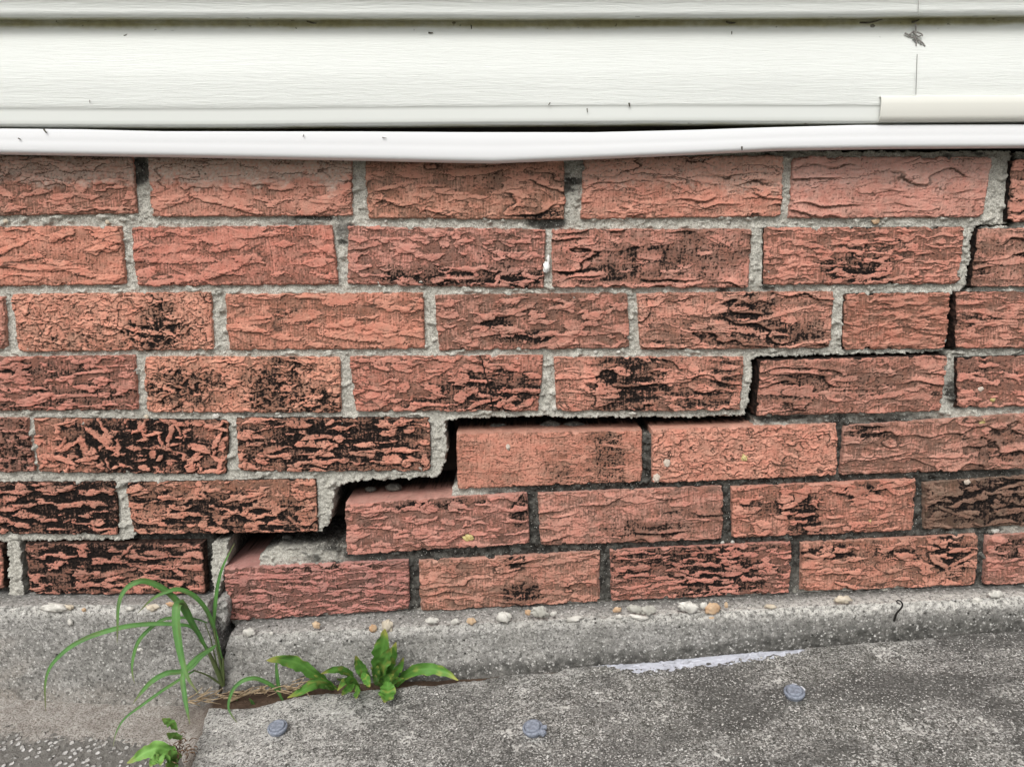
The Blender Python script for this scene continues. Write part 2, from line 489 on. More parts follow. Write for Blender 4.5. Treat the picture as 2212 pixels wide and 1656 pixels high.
B('15', U, (1713, 339), (2145, 339), (2122, 469), (1703, 471), 'bigledge', .18, .3, (), (1.0, 1.05, 1.05), .35)
B('16', L_, (2186, 346), (2610, 346), (2600, 478), (2174, 480), 'flake', .6, 0, ((.2, .6, .3, .5, .5),))
B('21', U, (-170, 490), (262, 488), (271, 614), (-160, 620), 'smear', .35, 0, (), (1.03, 1, .97))
B('22', U, (283, 491), (716, 486), (731, 614), (295, 618), 'smear', .5, 0, ((.85, .85, .2, .2, .25),), (1.02, .98, .95))
B('23', U, (751, 488), (1178, 495), (1175, 623), (750, 614), 'flake', .65, 0, ((.42, .85, .3, .22, .85), (.8, .85, .25, .2, .9), (.75, .5, .3, .3, .35)), (.99, 1, 1))
B('24', U, (1191, 495), (1624, 494), (1616, 621), (1193, 621), 'bigledge', .4, 0, ((.3, .75, .25, .2, 1.0), (.5, .5, .35, .4, .75), (.75, .4, .3, .5, .6)), (1.02, 1.04, 1.02), 1.0)
B('25', U, (1649, 491), (2082, 490), (2071, 613), (1647, 615), 'fine', .55, 0, ((.47, .75, .18, .3, 1.05), (.55, .45, .3, .4, .35)), (1, .98, .97))
B('26', L_, (2112, 493), (2540, 493), (2532, 618), (2096, 619), 'bigledge', .5, 0, ((.3, .6, .6, .5, .4),), (.96, 1, 1), .9)
B('30', U, (-420, 638), (9, 640), (14, 755), (-405, 758), 'flake', .55, 0, ())
B('31', U, (23, 635), (455, 631), (461, 755), (40, 760), 'scale', .25, 0, ((.7, .72, .17, .4, 1.1), (.75, .3, .07, .4, .7), (.3, .8, .3, .3, .35)), (1.08, 1.1, 1.06), .8)
B('32', U, (485, 634), (914, 632), (917, 753), (494, 756), 'smear', .5, 0, ((.3, .4, .15, .3, .35),), (1.03, 1.0, .97))
B('33', U, (938, 637), (1355, 632), (1359, 751), (947, 757), 'flake', .75, 0, ((.45, .8, .2, .15, .9), (.3, .5, .1, .2, .8), (.6, .3, .6, .6, .3)), (.95, .97, .97))
B('34', U, (1375, 632), (1801, 629), (1792, 751), (1383, 755), 'ledge', .5, 0, ((.58, .45, .16, .6, 1.1), (.75, .75, .25, .3, .9), (.3, .8, .3, .3, .5)), (1.02, 1.03, 1.02), 1.0)
B('35', U, (1824, 634), (2054, 631), (2041, 753), (1819, 755), 'fine', .6, 0, ((.8, .5, .2, .3, .25),), (.95, .93, .92), .25)
B('36', L_, (2065, 630), (2490, 630), (2480, 751), (2062, 752), 'fine', .7, 0, ((.1, .5, .15, .25, .45),), (.93, .93, .93))
B('40', U, (-135, 772), (290, 767), (299, 885), (-125, 888), 'flake', .85, 0, ((.75, .75, .5, .4, .45), (.5, .25, .4, .2, .6), (.1, 1, .5, .15, .8)), (1.0, .98, .97))
B('41', U, (311, 770), (734, 771), (736, 891), (317, 890), 'scale', .3, 0, ((.68, .55, .2, .6, .9), (.2, .55, .2, .4, .85), (.85, .8, .2, .3, .95)), (1.08, 1.08, 1.05), .9)
B('42', U, (754, 770), (1173, 767), (1163, 888), (769, 888), 'flake', .5, 0, ((.72, .6, .3, .4, .95), (.75, .9, .1, .3, .9), (.4, .85, .25, .2, .5)), (1.0, .98, .97), .8)
B('43', U, (1195, 771), (1608, 770), (1599, 886), (1202, 888), 'ledge', .45, 0, ((.42, .5, .2, .9, 1.2), (.75, .8, .3, .4, .7), (.9, .3, .1, .4, .8)), (1.02, 1, .98), .9)
B('44', L_, (1642, 779), (2045, 767), (2031, 888), (1633, 898), 'ledge', .6, 0, ((.2, .5, .2, .5, .6), (.55, .5, .3, .4, .45)), (.97, .97, .97), .8)
B('45', L_, (2066, 772), (2490, 760), (2484, 868), (2066, 881), 'flake', .7, 0, ((.1, .3, .3, .7, .35),), (.97, .97, .95))
B('50', U, (-365, 905), (58, 902), (75, 1018), (-350, 1024), 'scale', .6, 0, ((.9, .6, .2, .6, .7),), (.95, .95, .97))
B('51', U, (70, 902), (495, 907), (487, 1024), (83, 1020), 'chips', .7, 0, ((.55, .5, .42, .8, 1.25), (.3, .6, .15, .4, .9)), (1, .98, .95), 1.0)
B('52', U, (508, 902), (928, 901), (930, 1017), (518, 1018), 'flake', .8, 0, ((.5, .35, .5, .5, 1.3), (.5, .75, .6, .4, .8), (.1, .5, .1, .5, .7)), (1.0, .98, .95), 1.0)
B('53', L_, (985, 938), (1388, 931), (1385, 1040), (988, 1056), 'flat', .35, 0, ((.82, .5, .1, .7, .8), (.55, .75, .1, .3, .4)), (1.0, .98, .97), .5)
B('54', L_, (1408, 928), (1808, 915), (1806, 1026), (1408, 1043), 'scale', .25, 0, ((.75, .7, .1, .4, .3),), (1.08, 1.08, 1.06), .55)
B('55', L_, (1824, 920), (2235, 892), (2226, 1011), (1814, 1025), 'ledge', .7, 0, ((.1, .2, .15, .2, .95), (.8, .6, .25, .5, .45)), (.93, .96, .95), .5)
B('60', U, (-180, 1042), (250, 1040), (255, 1154), (-170, 1151), 'flake', .8, 0, ((.75, .5, .6, .9, 1.25),), (.98, .96, .94), 1.0)
B('61', U, (271, 1042), (682, 1034), (687, 1148), (288, 1153), 'flake', .85, 0, ((.3, .55, .5, .4, 1.1), (.75, .75, .4, .35, 1.0), (.05, .3, .1, .6, .8)), (.98, .97, .95), 1.0)
B('62', L_, (744, 1089), (1139, 1064), (1144, 1173), (750, 1198), 'flake', .75, 0, ((.5, .12, .3, .12, .7), (.95, .3, .06, .4, .9)), (.96, .95, .97), .6)
B('63', L_, (1161, 1066), (1562, 1050), (1560, 1164), (1168, 1178), 'bigledge', .55, 0, ((.6, .75, .3, .2, .7), (.8, .5, .25, .2, .4)), (.98, 1, 1), .7)
B('64', L_, (1580, 1052), (1979, 1034), (1971, 1145), (1581, 1161), 'flake', .5, 0, ((.4, .6, .1, .5, 1.1), (.7, .2, .15, .2, .8), (.2, .45, .15, .15, .7)), (1.0, .98, .96), .7)
B('65', L_, (1996, 1043), (2400, 1015), (2394, 1126), (1996, 1143), 'flake', .95, 0, ((.4, .4, .4, .6, 1.2),), (.66, .74, .72), .9)
B('70', U, (-420, 1175), (3, 1175), (9, 1272), (-410, 1284), 'flake', .6, 0, ())
B('71', U, (53, 1174), (436, 1173), (443, 1282), (65, 1282), 'flake', .85, 0, ((.4, .25, .6, .4, 1.4), (.2, .7, .5, .5, .85), (.85, .75, .2, .3, .7)), (.95, .92, .92), 1.0)
B('72', L_, (482, 1228), (882, 1210), (884, 1316), (497, 1340), 'fine', .85, 0, ((.5, .5, .7, .7, .28), (.55, .05, .3, .1, .6)), (.90, .90, .93), .9)
B('73', L_, (903, 1212), (1297, 1191), (1297, 1298), (908, 1319), 'ledge', .65, 0, ((.55, .75, .12, .25, 1.1), (.55, .1, .08, .15, 1.0)), (.97, 1, .98), .6, (('r', .55, .5, 8),))
B('74', L_, (1318, 1189), (1708, 1171), (1705, 1279), (1320, 1296), 'fine', .85, 0, ((.4, .15, .5, .35, .85), (.6, .65, .3, .5, 1.0), (.15, .4, .2, .3, .5)), (.95, .92, .92), 1.0)
B('75', L_, (1731, 1173), (2112, 1154), (2106, 1262), (1729, 1277), 'flake', .5, 0, ((.85, .4, .13, .5, 1.1), (.17, .2, .2, .15, 1.0), (.5, .3, .3, .2, .55)), (1, .99, .98), .9)
B('76', L_, (2131, 1157), (2530, 1140), (2524, 1247), (2126, 1262), 'flake', .6, 0, ((.5, .3, .5, .3, .9),), (.97, .97, .97))

for k_ in ('60', '61', '70', '71', '52', '51'): BR[k_]['rim'] = .85  # sides of stained bricks: algae plus painted gap shade
for k_ in ('35', '36', '26', '16', '44', '25', '45'): BR[k_]['rim'] = .95  # sides along the crack blackened, gap shade put into the colour
BR['62']['deep'] = .034; BR['72']['deep'] = .05; BR['53']['deep'] = .026; BR['54']['deep'] = .020  # depth where the painted gap shade sets in on the brick tops
BR['42']['crack'] = [(.674, -.02), (.70, .3), (.72, .5), (.755, 1.02)]
STY = {   # big ledge amp, small ledge amp, flake amp, flake threshold, flake aspect, vertical joints
    'ledge':    (2.4, .9, .4, .32, (26, 7), .7),
    'bigledge': (3.2, .55, .3, .45, (34, 9), .35),
    'scale':    (.9, 1.6, .3, .4, (20, 6), 1.4),
    'fine':     (.5, .6, 1.1, .12, (19, 4.6), .6),
    'flat':     (.25, .5, .2, .4, (20, 5), .6),
    'flake':    (.5, .35, 1.4, .20, (24, 6.5), .6),
    'smear':    (.5, .15, 1.1, .28, (34, 7.5), .4),
    'chips':    (.25, .3, .7, .30, (14, 6), .6),
}

SPL = {   # splats: number, half length, half width, angle spread, height
    'ledge': (10, 11, 3.0, .22, .8), 'bigledge': (7, 13, 3.2, .2, .7), 'scale': (14, 6, 2.4, .3, .6), 'fine': (28, 12, 2.0, .10, .9),
    'flat': (8, 8, 1.6, .15, .3), 'flake': (24, 10, 3.3, .28, 1.15), 'smear': (14, 15, 3.9, .20, 1.15), 'chips': (70, 7.0, 2.3, 1.1, 1.7)}

def brick_field(p, Lmm, Hmm, nx, ny, seed):
    x = np.linspace(0, Lmm, nx)[None, :]; y = np.linspace(0, Hmm, ny)[:, None]
    x, y = np.broadcast_arrays(x, y)
    A1, A2, F, ft, (fx, fy), vj = STY[p['st']]
    o = seed * 13.7
    h = np.zeros_like(x); line = np.zeros_like(x)
    act = lambda c_, k_, s_: smooth(-.16, .26, noise((x + o) / (30 * s_ + 5) / hx + c_ * 7.7, c_ * 3.3 + .5, seed + k_ + 130))
    hx = {'ledge': 1.5, 'bigledge': 1.8, 'scale': .7, 'fine': 1.5, 'flat': 1.2, 'flake': 1.4, 'smear': 1.7, 'chips': 1.0}[p['st']]
    for k, (per, amp) in enumerate(((15.0, A1), (6.2, A2), (3.6, A2 * .28))):
        s_ = per / 15.0
        warp = per * (1.0 * noise((x + o) / (46 * s_ + 6) / hx, y / (20 * s_ + 3) + o, seed + k) + .50 * noise((x + o) / (15 * s_ + 2) / hx, y / (9 * s_ + 2), seed + k + 50)) + .75 * noise((x + o) / 3.1, y / 2.6, seed + k + 90) + .28 * noise((x + o) / 1.2, y / 1.1, seed + k + 95)
        g = (y + warp * 1.25) / per + seed * .37
        c = np.floor(g); s = g - c
        am = act(c, k, s_)
        if k < 2 and amp > .3:
            wl_ = (.105 if k == 0 else .16)
            line = np.maximum(line, smooth(1 - wl_, 1 - wl_ * .35, s) * act(c + 1, k, s_) * min(1.0, .45 + amp * .4) * (1 if k == 0 else .8))
        h += amp * am * (1 - s) ** 1.4 * smooth(0, .06, s)
    # short upright cracks
    vn = np.abs(noise((x + o) / 7.0 + .5 * noise(x / 4, y / 4, seed + 5), y / 15 + o, seed + 140))
    h -= vj * .9 * (1 - smooth(0, .07, vn)) * smooth(.0, .3, noise(x / 20, y / 9 + o, seed + 141))
    # flakes of smeared clay: broad noise flakes plus single splats with ragged, arched outlines
    wx = x + 5 * noise((x + o) / 9, y / 6, seed + 7); wy = y + 2.6 * noise((x + o) / 12, y / 5, seed + 8)
    rag = .55 * noise(x / 2.6, y / 2.0, seed + 13) + .40 * noise(x / 1.2, y / 1.0, seed + 14)
    n1 = noise((wx + o) / fx, wy / fy + o, seed + 11) + .30 * noise((wx + o) / (fx * .35), wy / (fy * .4), seed + 12) + .22 * rag
    fl = smooth(ft, ft + .05, n1)
    rng = np.random.RandomState(seed)
    nsp, la, wa, va, sh = SPL[p['st']]
    ex = x + 2.2 * noise((x + o) / 7, y / 6, seed + 15); ey = y + 1.1 * noise((x + o) / 8, y / 5, seed + 16)
    sp = np.zeros_like(x)
    for k in range(nsp):
        cx, cy = rng.uniform(-5, Lmm + 5), rng.uniform(-2, Hmm + 2)
        a_ = la * np.exp(rng.normal(0, .55)); b_ = wa * np.exp(rng.normal(0, .35)); th = rng.normal(0, va)
        dx, dy = ex - cx, ey - cy
        u_ = dx * np.cos(th) + dy * np.sin(th); v_ = -dx * np.sin(th) + dy * np.cos(th) + rng.uniform(-.006, .012) * dx * dx * (14 / (a_ + 6))
        rr_ = (u_ / a_) ** 2 + (v_ / b_) ** 2 + .75 * rag
        lip = 1 - .35 * np.clip(v_ / b_, -1, 1)                  # thicker at its lower edge
        sp = np.maximum(sp, rng.uniform(.5, 1.1) * (1 - smooth(.82, 1.02, rr_)) * lip)
    h += F * fl * (.70 + .5 * n1) + sh * sp
    fl2 = np.clip(sp * 1.4, 0, 1)
    # drag marks, grit, pits
    fla = np.clip(fl + fl2, 0, 1)
    drag = noise(x / 1.1, y / 13, seed + 31)
    sh_ = max(1, int(round(.85 / (Hmm / ny)))); fs = np.maximum(fl, (sp > .25) * 1.0)
    up_ = np.clip(np.roll(fs, -sh_, 0) - fs, 0, 1); up_[-sh_:] = 0
    line = np.maximum(line, .85 * up_)
    h += (.16 * drag + .30 * np.minimum(0, noise(x / 2.6, y / 11, seed + 35) + .1)) * (1 - .8 * fla) + .24 * noise(x / 2.4, y / 2.0, seed + 32) + (.30 - .14 * fl2) * noise(x / 1.25, y / 1.1, seed + 33)
    pit = noise(x / 2.6, y / 1.9, seed + 34)
    h -= .8 * smooth(.40, .58, pit) * (1 - .6 * fl2)
    px_mm = Lmm / nx
    lo, hi = np.percentile(h, 8), np.percentile(h, 94)
    hn = np.clip((h - lo) / (hi - lo + 1e-6), 0, 1)
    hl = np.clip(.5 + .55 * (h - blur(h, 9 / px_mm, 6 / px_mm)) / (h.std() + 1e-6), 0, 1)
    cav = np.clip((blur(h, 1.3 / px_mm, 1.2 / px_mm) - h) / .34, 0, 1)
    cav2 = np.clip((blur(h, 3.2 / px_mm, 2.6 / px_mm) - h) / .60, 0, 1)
    streak = noise(x / 1.4, y / 14 + o, seed + 41)
    loF = fbm((x + o) / 34, y / 18 + o, seed + 44, 3)
    fn = fbm(x / 2.6, y / 2.4, seed + 55, 3)
    u = x / Lmm; v = 1 - y / Hmm
    S = np.zeros_like(x)
    for (cu, cv, ru, rv, st) in p['stain']:
        d = np.sqrt(((u - cu) / ru) ** 2 + ((v - cv) / rv) ** 2) + .55 * fbm(x / 18, y / 11 + o, seed + 51, 4)
        S = np.maximum(S, st * (1 - smooth(.25, 1.45, d)))
    vst = noise(x / 1.9, y / 20 + o, seed + 56)
    dirt_shade = 1.85 * p['dirt_shade'] * (np.clip(1.15 - hl * 1.15, 0, 1) * (.70 + 1.0 * streak + .45 * noise(x / .9, y / 5, seed + 45)) + .85 * loF + .50 * fn * (1 - .6 * fla)) * (1 - .62 * fla) + .35 * cav2 + .75 * np.clip(S * 1.3, 0, 1) * (1 - .75 * fla)
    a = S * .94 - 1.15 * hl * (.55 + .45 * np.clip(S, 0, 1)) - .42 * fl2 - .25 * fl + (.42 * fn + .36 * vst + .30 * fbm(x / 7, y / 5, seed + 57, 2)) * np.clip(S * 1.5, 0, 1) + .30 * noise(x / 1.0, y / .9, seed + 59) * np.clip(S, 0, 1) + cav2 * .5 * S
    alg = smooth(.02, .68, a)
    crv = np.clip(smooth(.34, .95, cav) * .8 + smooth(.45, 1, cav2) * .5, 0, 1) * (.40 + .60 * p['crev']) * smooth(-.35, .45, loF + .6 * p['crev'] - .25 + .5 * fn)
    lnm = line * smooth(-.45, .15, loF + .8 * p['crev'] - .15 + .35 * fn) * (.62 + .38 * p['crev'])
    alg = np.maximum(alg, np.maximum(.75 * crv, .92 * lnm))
    dirt_shade = dirt_shade + .55 * line + .30 * p['dirt_shade'] * (1 - fla)
    if p.get('crack'):
        cp = np.array(p['crack']) * (Lmm, -Hmm) + (0, Hmm)
        dd_ = np.full(x.shape, 99.0); jx = x + 1.2 * noise(x / 5, y / 4, seed + 58)
        for (ax, ay), (bx, by) in zip(cp[:-1], cp[1:]):
            t = np.clip(((jx - ax) * (bx - ax) + (y - ay) * (by - ay)) / ((bx - ax) ** 2 + (by - ay) ** 2), 0, 1)
            dd_ = np.minimum(dd_, np.hypot(jx - ax - t * (bx - ax), y - ay - t * (by - ay)))
        ck = 1 - smooth(.35, .75, dd_); alg = np.maximum(alg, ck); h = h - .9 * ck
    pale = np.zeros_like(x)
    if p['pale']:
        edge = .50 + .24 * fbm(x / 30, np.full_like(x, o), seed + 61, 3) + .14 * fbm(x / 6, y / 5, seed + 62, 3)
        pale = p['pale'] * (1 - smooth(edge - .16, edge + .06, v)) * (.75 + .6 * fn)
        dirt_shade = dirt_shade + .22 * p['pale'] * (1 - smooth(.05, .5, v)) * smooth(-.2, .3, fn + .3 - hl * .5)
    # rounded arrises
    dx = np.minimum(x, Lmm - x); dy_ = np.minimum(y, Hmm - y)
    d = np.minimum(dx, dy_) + .5 * noise(x / 4, y / 4, seed + 71)
    h = h - 1.1 * (1 - smooth(-.3, .9, d)) - .5 * (1 - smooth(0, 4, d)) * smooth(-.1, .4, noise(x / 9, y / 9, seed + 72))
    dirt_shade = dirt_shade + .25 * (1 - smooth(0, 1.6, d))
    return h, np.clip(np.stack([alg, dirt_shade, pale], -1), 0, 1)

def brick_geo(p, seed, res=.62, depth=.092):
    q = p['q']; y0 = -.003 if p['sec'] == L_ else 0.0
    pts = [np.array(unproj(a, b_, y0)) for (a, b_) in q]
    TL, TR, BR_, BL = pts
    Lmm = np.linalg.norm(BR_ - BL) * 1000; Hmm = np.linalg.norm(TL - BL) * 1000
    nx = int(Lmm / res); ny = int(Hmm / res)
    h, mask = brick_field(p, Lmm, Hmm, nx, ny, seed)
    u = np.linspace(0, 1, nx)[None, :, None]; v = np.linspace(0, 1, ny)[:, None, None]
    xz = (BL * (1 - u) + BR_ * u) * (1 - v) + (TL * (1 - u) + TR * u) * v
    xm = np.linspace(0, Lmm, nx)[None, :]; ym = np.linspace(0, Hmm, ny)[:, None]
    wl, wr = np.exp(-xm / 4), np.exp(-(Lmm - xm) / 4); wb, wt = np.exp(-ym / 4), np.exp(-(Hmm - ym) / 4)
    e = lambda t, s: (.9 * fbm(t / 12, t * 0 + s, seed + 200, 4) + .22 * noise(t / 2, t * 0 + s, seed + 201)) * .0017
    chip = lambda t, s: .0024 * smooth(.36, .52, noise(t / 11 + s * 3, t * 0 + s, seed + 203)) + .0004 * smooth(.2, .5, noise(t / 3.5, t * 0 + s, seed + 204))
    X = xz[..., 0] + wl * (e(ym, 1.3) + chip(ym, 1.7)) + wr * (e(ym, 2.6) - chip(ym, 2.2))
    Z = xz[..., 1] + wb * (e(xm, 3.9) + chip(xm, 3.1)) + wt * (e(xm, 5.1) - chip(xm, 4.4))
    # soft corners
    for (a, b_, sx, sz) in ((wl, wt, 1, -1), (wr, wt, -1, -1), (wl, wb, 1, 1), (wr, wb, -1, 1)):
        k = (a * b_) ** 1.0 * .0009
        X = X + sx * k; Z = Z + sz * k
    for (side, vc, rv, amt) in p['notch']:
        t = np.exp(-((1 - ym / Hmm - vc) / rv * 2) ** 2)
        X = X - amt / 2200 * t * np.exp(-(Lmm - xm) / 9)
    Y = y0 - h / 1000
    V = np.stack([X, Y, Z], -1).reshape(-1, 3)
    # rim extruded to the back
    i = np.arange(ny * nx).reshape(ny, nx)
    rim = np.concatenate([i[0, :-1], i[:-1, -1], i[-1, :0:-1], i[:0:-1, 0]])
    nr = len(rim); VB = []; MB_ = []
    vr = V[rim]; rawrim = xz.reshape(-1, 2)[rim]
    steps = (.0012, .003, .006, .010, .015, .021, .028, .038, .055, depth) if res < 1 else (.004, .02, depth)
    for dd in steps:
        t = vr.copy(); fr = rawrim; kk = min(1.0, dd / .005); t[:, 0] = vr[:, 0] * (1 - kk) + fr[:, 0] * kk; t[:, 2] = vr[:, 2] * (1 - kk) + fr[:, 1] * kk; sm_ = (vr[:, 0] + vr[:, 2]) * 1000; jit = .6 * fbm(sm_ / 9, sm_ * 0 + dd * 110, seed + 77, 3) + .5 * noise(sm_ / 2.2, sm_ * 0 + dd * 450, seed + 78)
        t[:, 1] = y0 + dd; t[:, 2] += jit * .0007; t[:, 0] += jit * .0004
        VB.append(t)
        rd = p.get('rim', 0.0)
        dirt_shade = .16 + .10 * jit + .5 * (dd / depth); MB_.append(np.clip(np.stack([np.clip(jit * .5 - .05 + rd + .9 * smooth(p.get('deep', .020), p.get('deep', .020) + .016, dd + .008 * jit), 0, 1), dirt_shade, np.full(nr, .16)], -1), 0, 1))  # sides blacken with depth: shade of the open joints painted into the mask
    n0 = len(V); quads = [grid_quads(ny, nx)]
    prev = rim
    for k in range(len(steps)):
        cur = n0 + k * nr + np.arange(nr)
        quads.append(np.stack([np.roll(prev, -1), prev, cur, np.roll(cur, -1)], -1)); prev = cur
    V = np.concatenate([V] + VB); mk = np.concatenate([mask.reshape(-1, 3)] + MB_)
    tone = np.tile((1 + (np.array(p['tone']) - 1) * 1.7 + np.random.RandomState(seed).uniform(-.06, .03) + np.random.RandomState(seed + 1).uniform(-.022, .022, 3) * (.5, 1, 1.3))[None, :], (len(V), 1))
    return V, np.concatenate(quads), mk, tone

# neighbours outside the frame continue the courses
def more_bricks():
    out = []
    rng = random.Random(3)
    rows_left = {'1': '11', '2': '21', '3': '30', '4': '40', '5': '50', '6': '60', '7': '70'}
    rows_right = {'1': '16', '2': '26', '3': '36', '4': '45', '5': '55', '6': '65', '7': '76'}
    for side, dct in ((-1, rows_left), (1, rows_right)):
        for r, k in dct.items():
            q = BR[k]['q']; (tl, tr, br, bl) = q
            n = 6
            for j in range(1, n + 1):
                pit = 462 - 6 * int(r)
                sx = side * pit * j
                sl = 0 if side < 0 else (tr[1] - tl[1]) / (tr[0] - tl[0])
                qq = tuple((a + sx, b_ + sl * sx) for a, b_ in q)
                st = rng.choice(['flake', 'ledge', 'smear', 'scale', 'fine', 'bigledge'])
                hi = int(r) >= 4
                stn = tuple((rng.random(), rng.random(), .3, .5, rng.uniform(.6, 1.2)) for _ in range(2)) if hi else ()
                out.append(dict(sec=BR[k]['sec'], q=qq, st=st, dirt_shade=rng.uniform(.3, .8), pale=.4 if r == '1' else 0, stain=stn, tone=tuple([rng.uniform(.92, 1.05)] * 3), crev=.6, notch=()))
    return out

wall_u = thing('brick_wall', 'upper left part of rust red brick wall, standing above the stepped crack', 'brick wall', (0, 0, 0))
wall_l = thing('brick_wall', 'sunken lower right part of rust red brick wall, below the stepped crack', 'brick wall', (0, 0, 0))
bufs = {U: Buf(), L_: Buf()}
for i, (k, p) in enumerate(BR.items()):
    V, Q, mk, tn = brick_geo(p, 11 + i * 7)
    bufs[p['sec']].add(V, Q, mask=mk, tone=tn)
for i, p in enumerate(more_bricks()):
    V, Q, mk, tn = brick_geo(p, 900 + i * 5, res=2.2)
    bufs[p['sec']].add(V, Q, mask=mk, tone=tn)
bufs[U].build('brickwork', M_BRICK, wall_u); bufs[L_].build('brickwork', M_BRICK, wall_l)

# ------------------------------------------------------------------ mortar
def inpoly(px, py, poly):
    p = np.array(poly, float); q = np.roll(p, -1, 0)
    r = np.zeros(px.shape, bool)
    for (x1, y1), (x2, y2) in zip(p, q):
        if y1 == y2: continue
        c = ((y1 > py) != (y2 > py)) & (px < (x2 - x1) * (py - y1) / (y2 - y1) + x1)
        r ^= c
    return r

def near(px, py, blobs):
    d = np.zeros(px.shape)
    for (cx, cy, rx, ry, s) in blobs:
        d = np.maximum(d, s * (1 - smooth(.5, 1.2, np.sqrt(((px - cx) / rx) ** 2 + ((py - cy) / ry) ** 2))))
    return d

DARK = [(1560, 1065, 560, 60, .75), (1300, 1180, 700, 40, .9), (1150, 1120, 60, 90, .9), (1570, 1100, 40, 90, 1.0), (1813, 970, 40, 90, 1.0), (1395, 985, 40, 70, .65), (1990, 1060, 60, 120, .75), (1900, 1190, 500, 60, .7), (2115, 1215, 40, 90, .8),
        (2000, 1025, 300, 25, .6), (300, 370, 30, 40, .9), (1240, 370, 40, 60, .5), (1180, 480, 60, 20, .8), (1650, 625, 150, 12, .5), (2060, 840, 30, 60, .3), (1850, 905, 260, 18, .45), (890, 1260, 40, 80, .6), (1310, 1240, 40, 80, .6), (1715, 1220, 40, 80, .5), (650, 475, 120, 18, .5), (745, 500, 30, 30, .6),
        (900, 1205, 200, 30, .6), (2110, 345, 260, 20, .45), (1700, 335, 60, 12, .5), (600, 895, 90, 14, .35), (230, 1030, 200, 20, .35), (560, 1035, 90, 14, .2), (2080, 480, 80, 20, .2)]

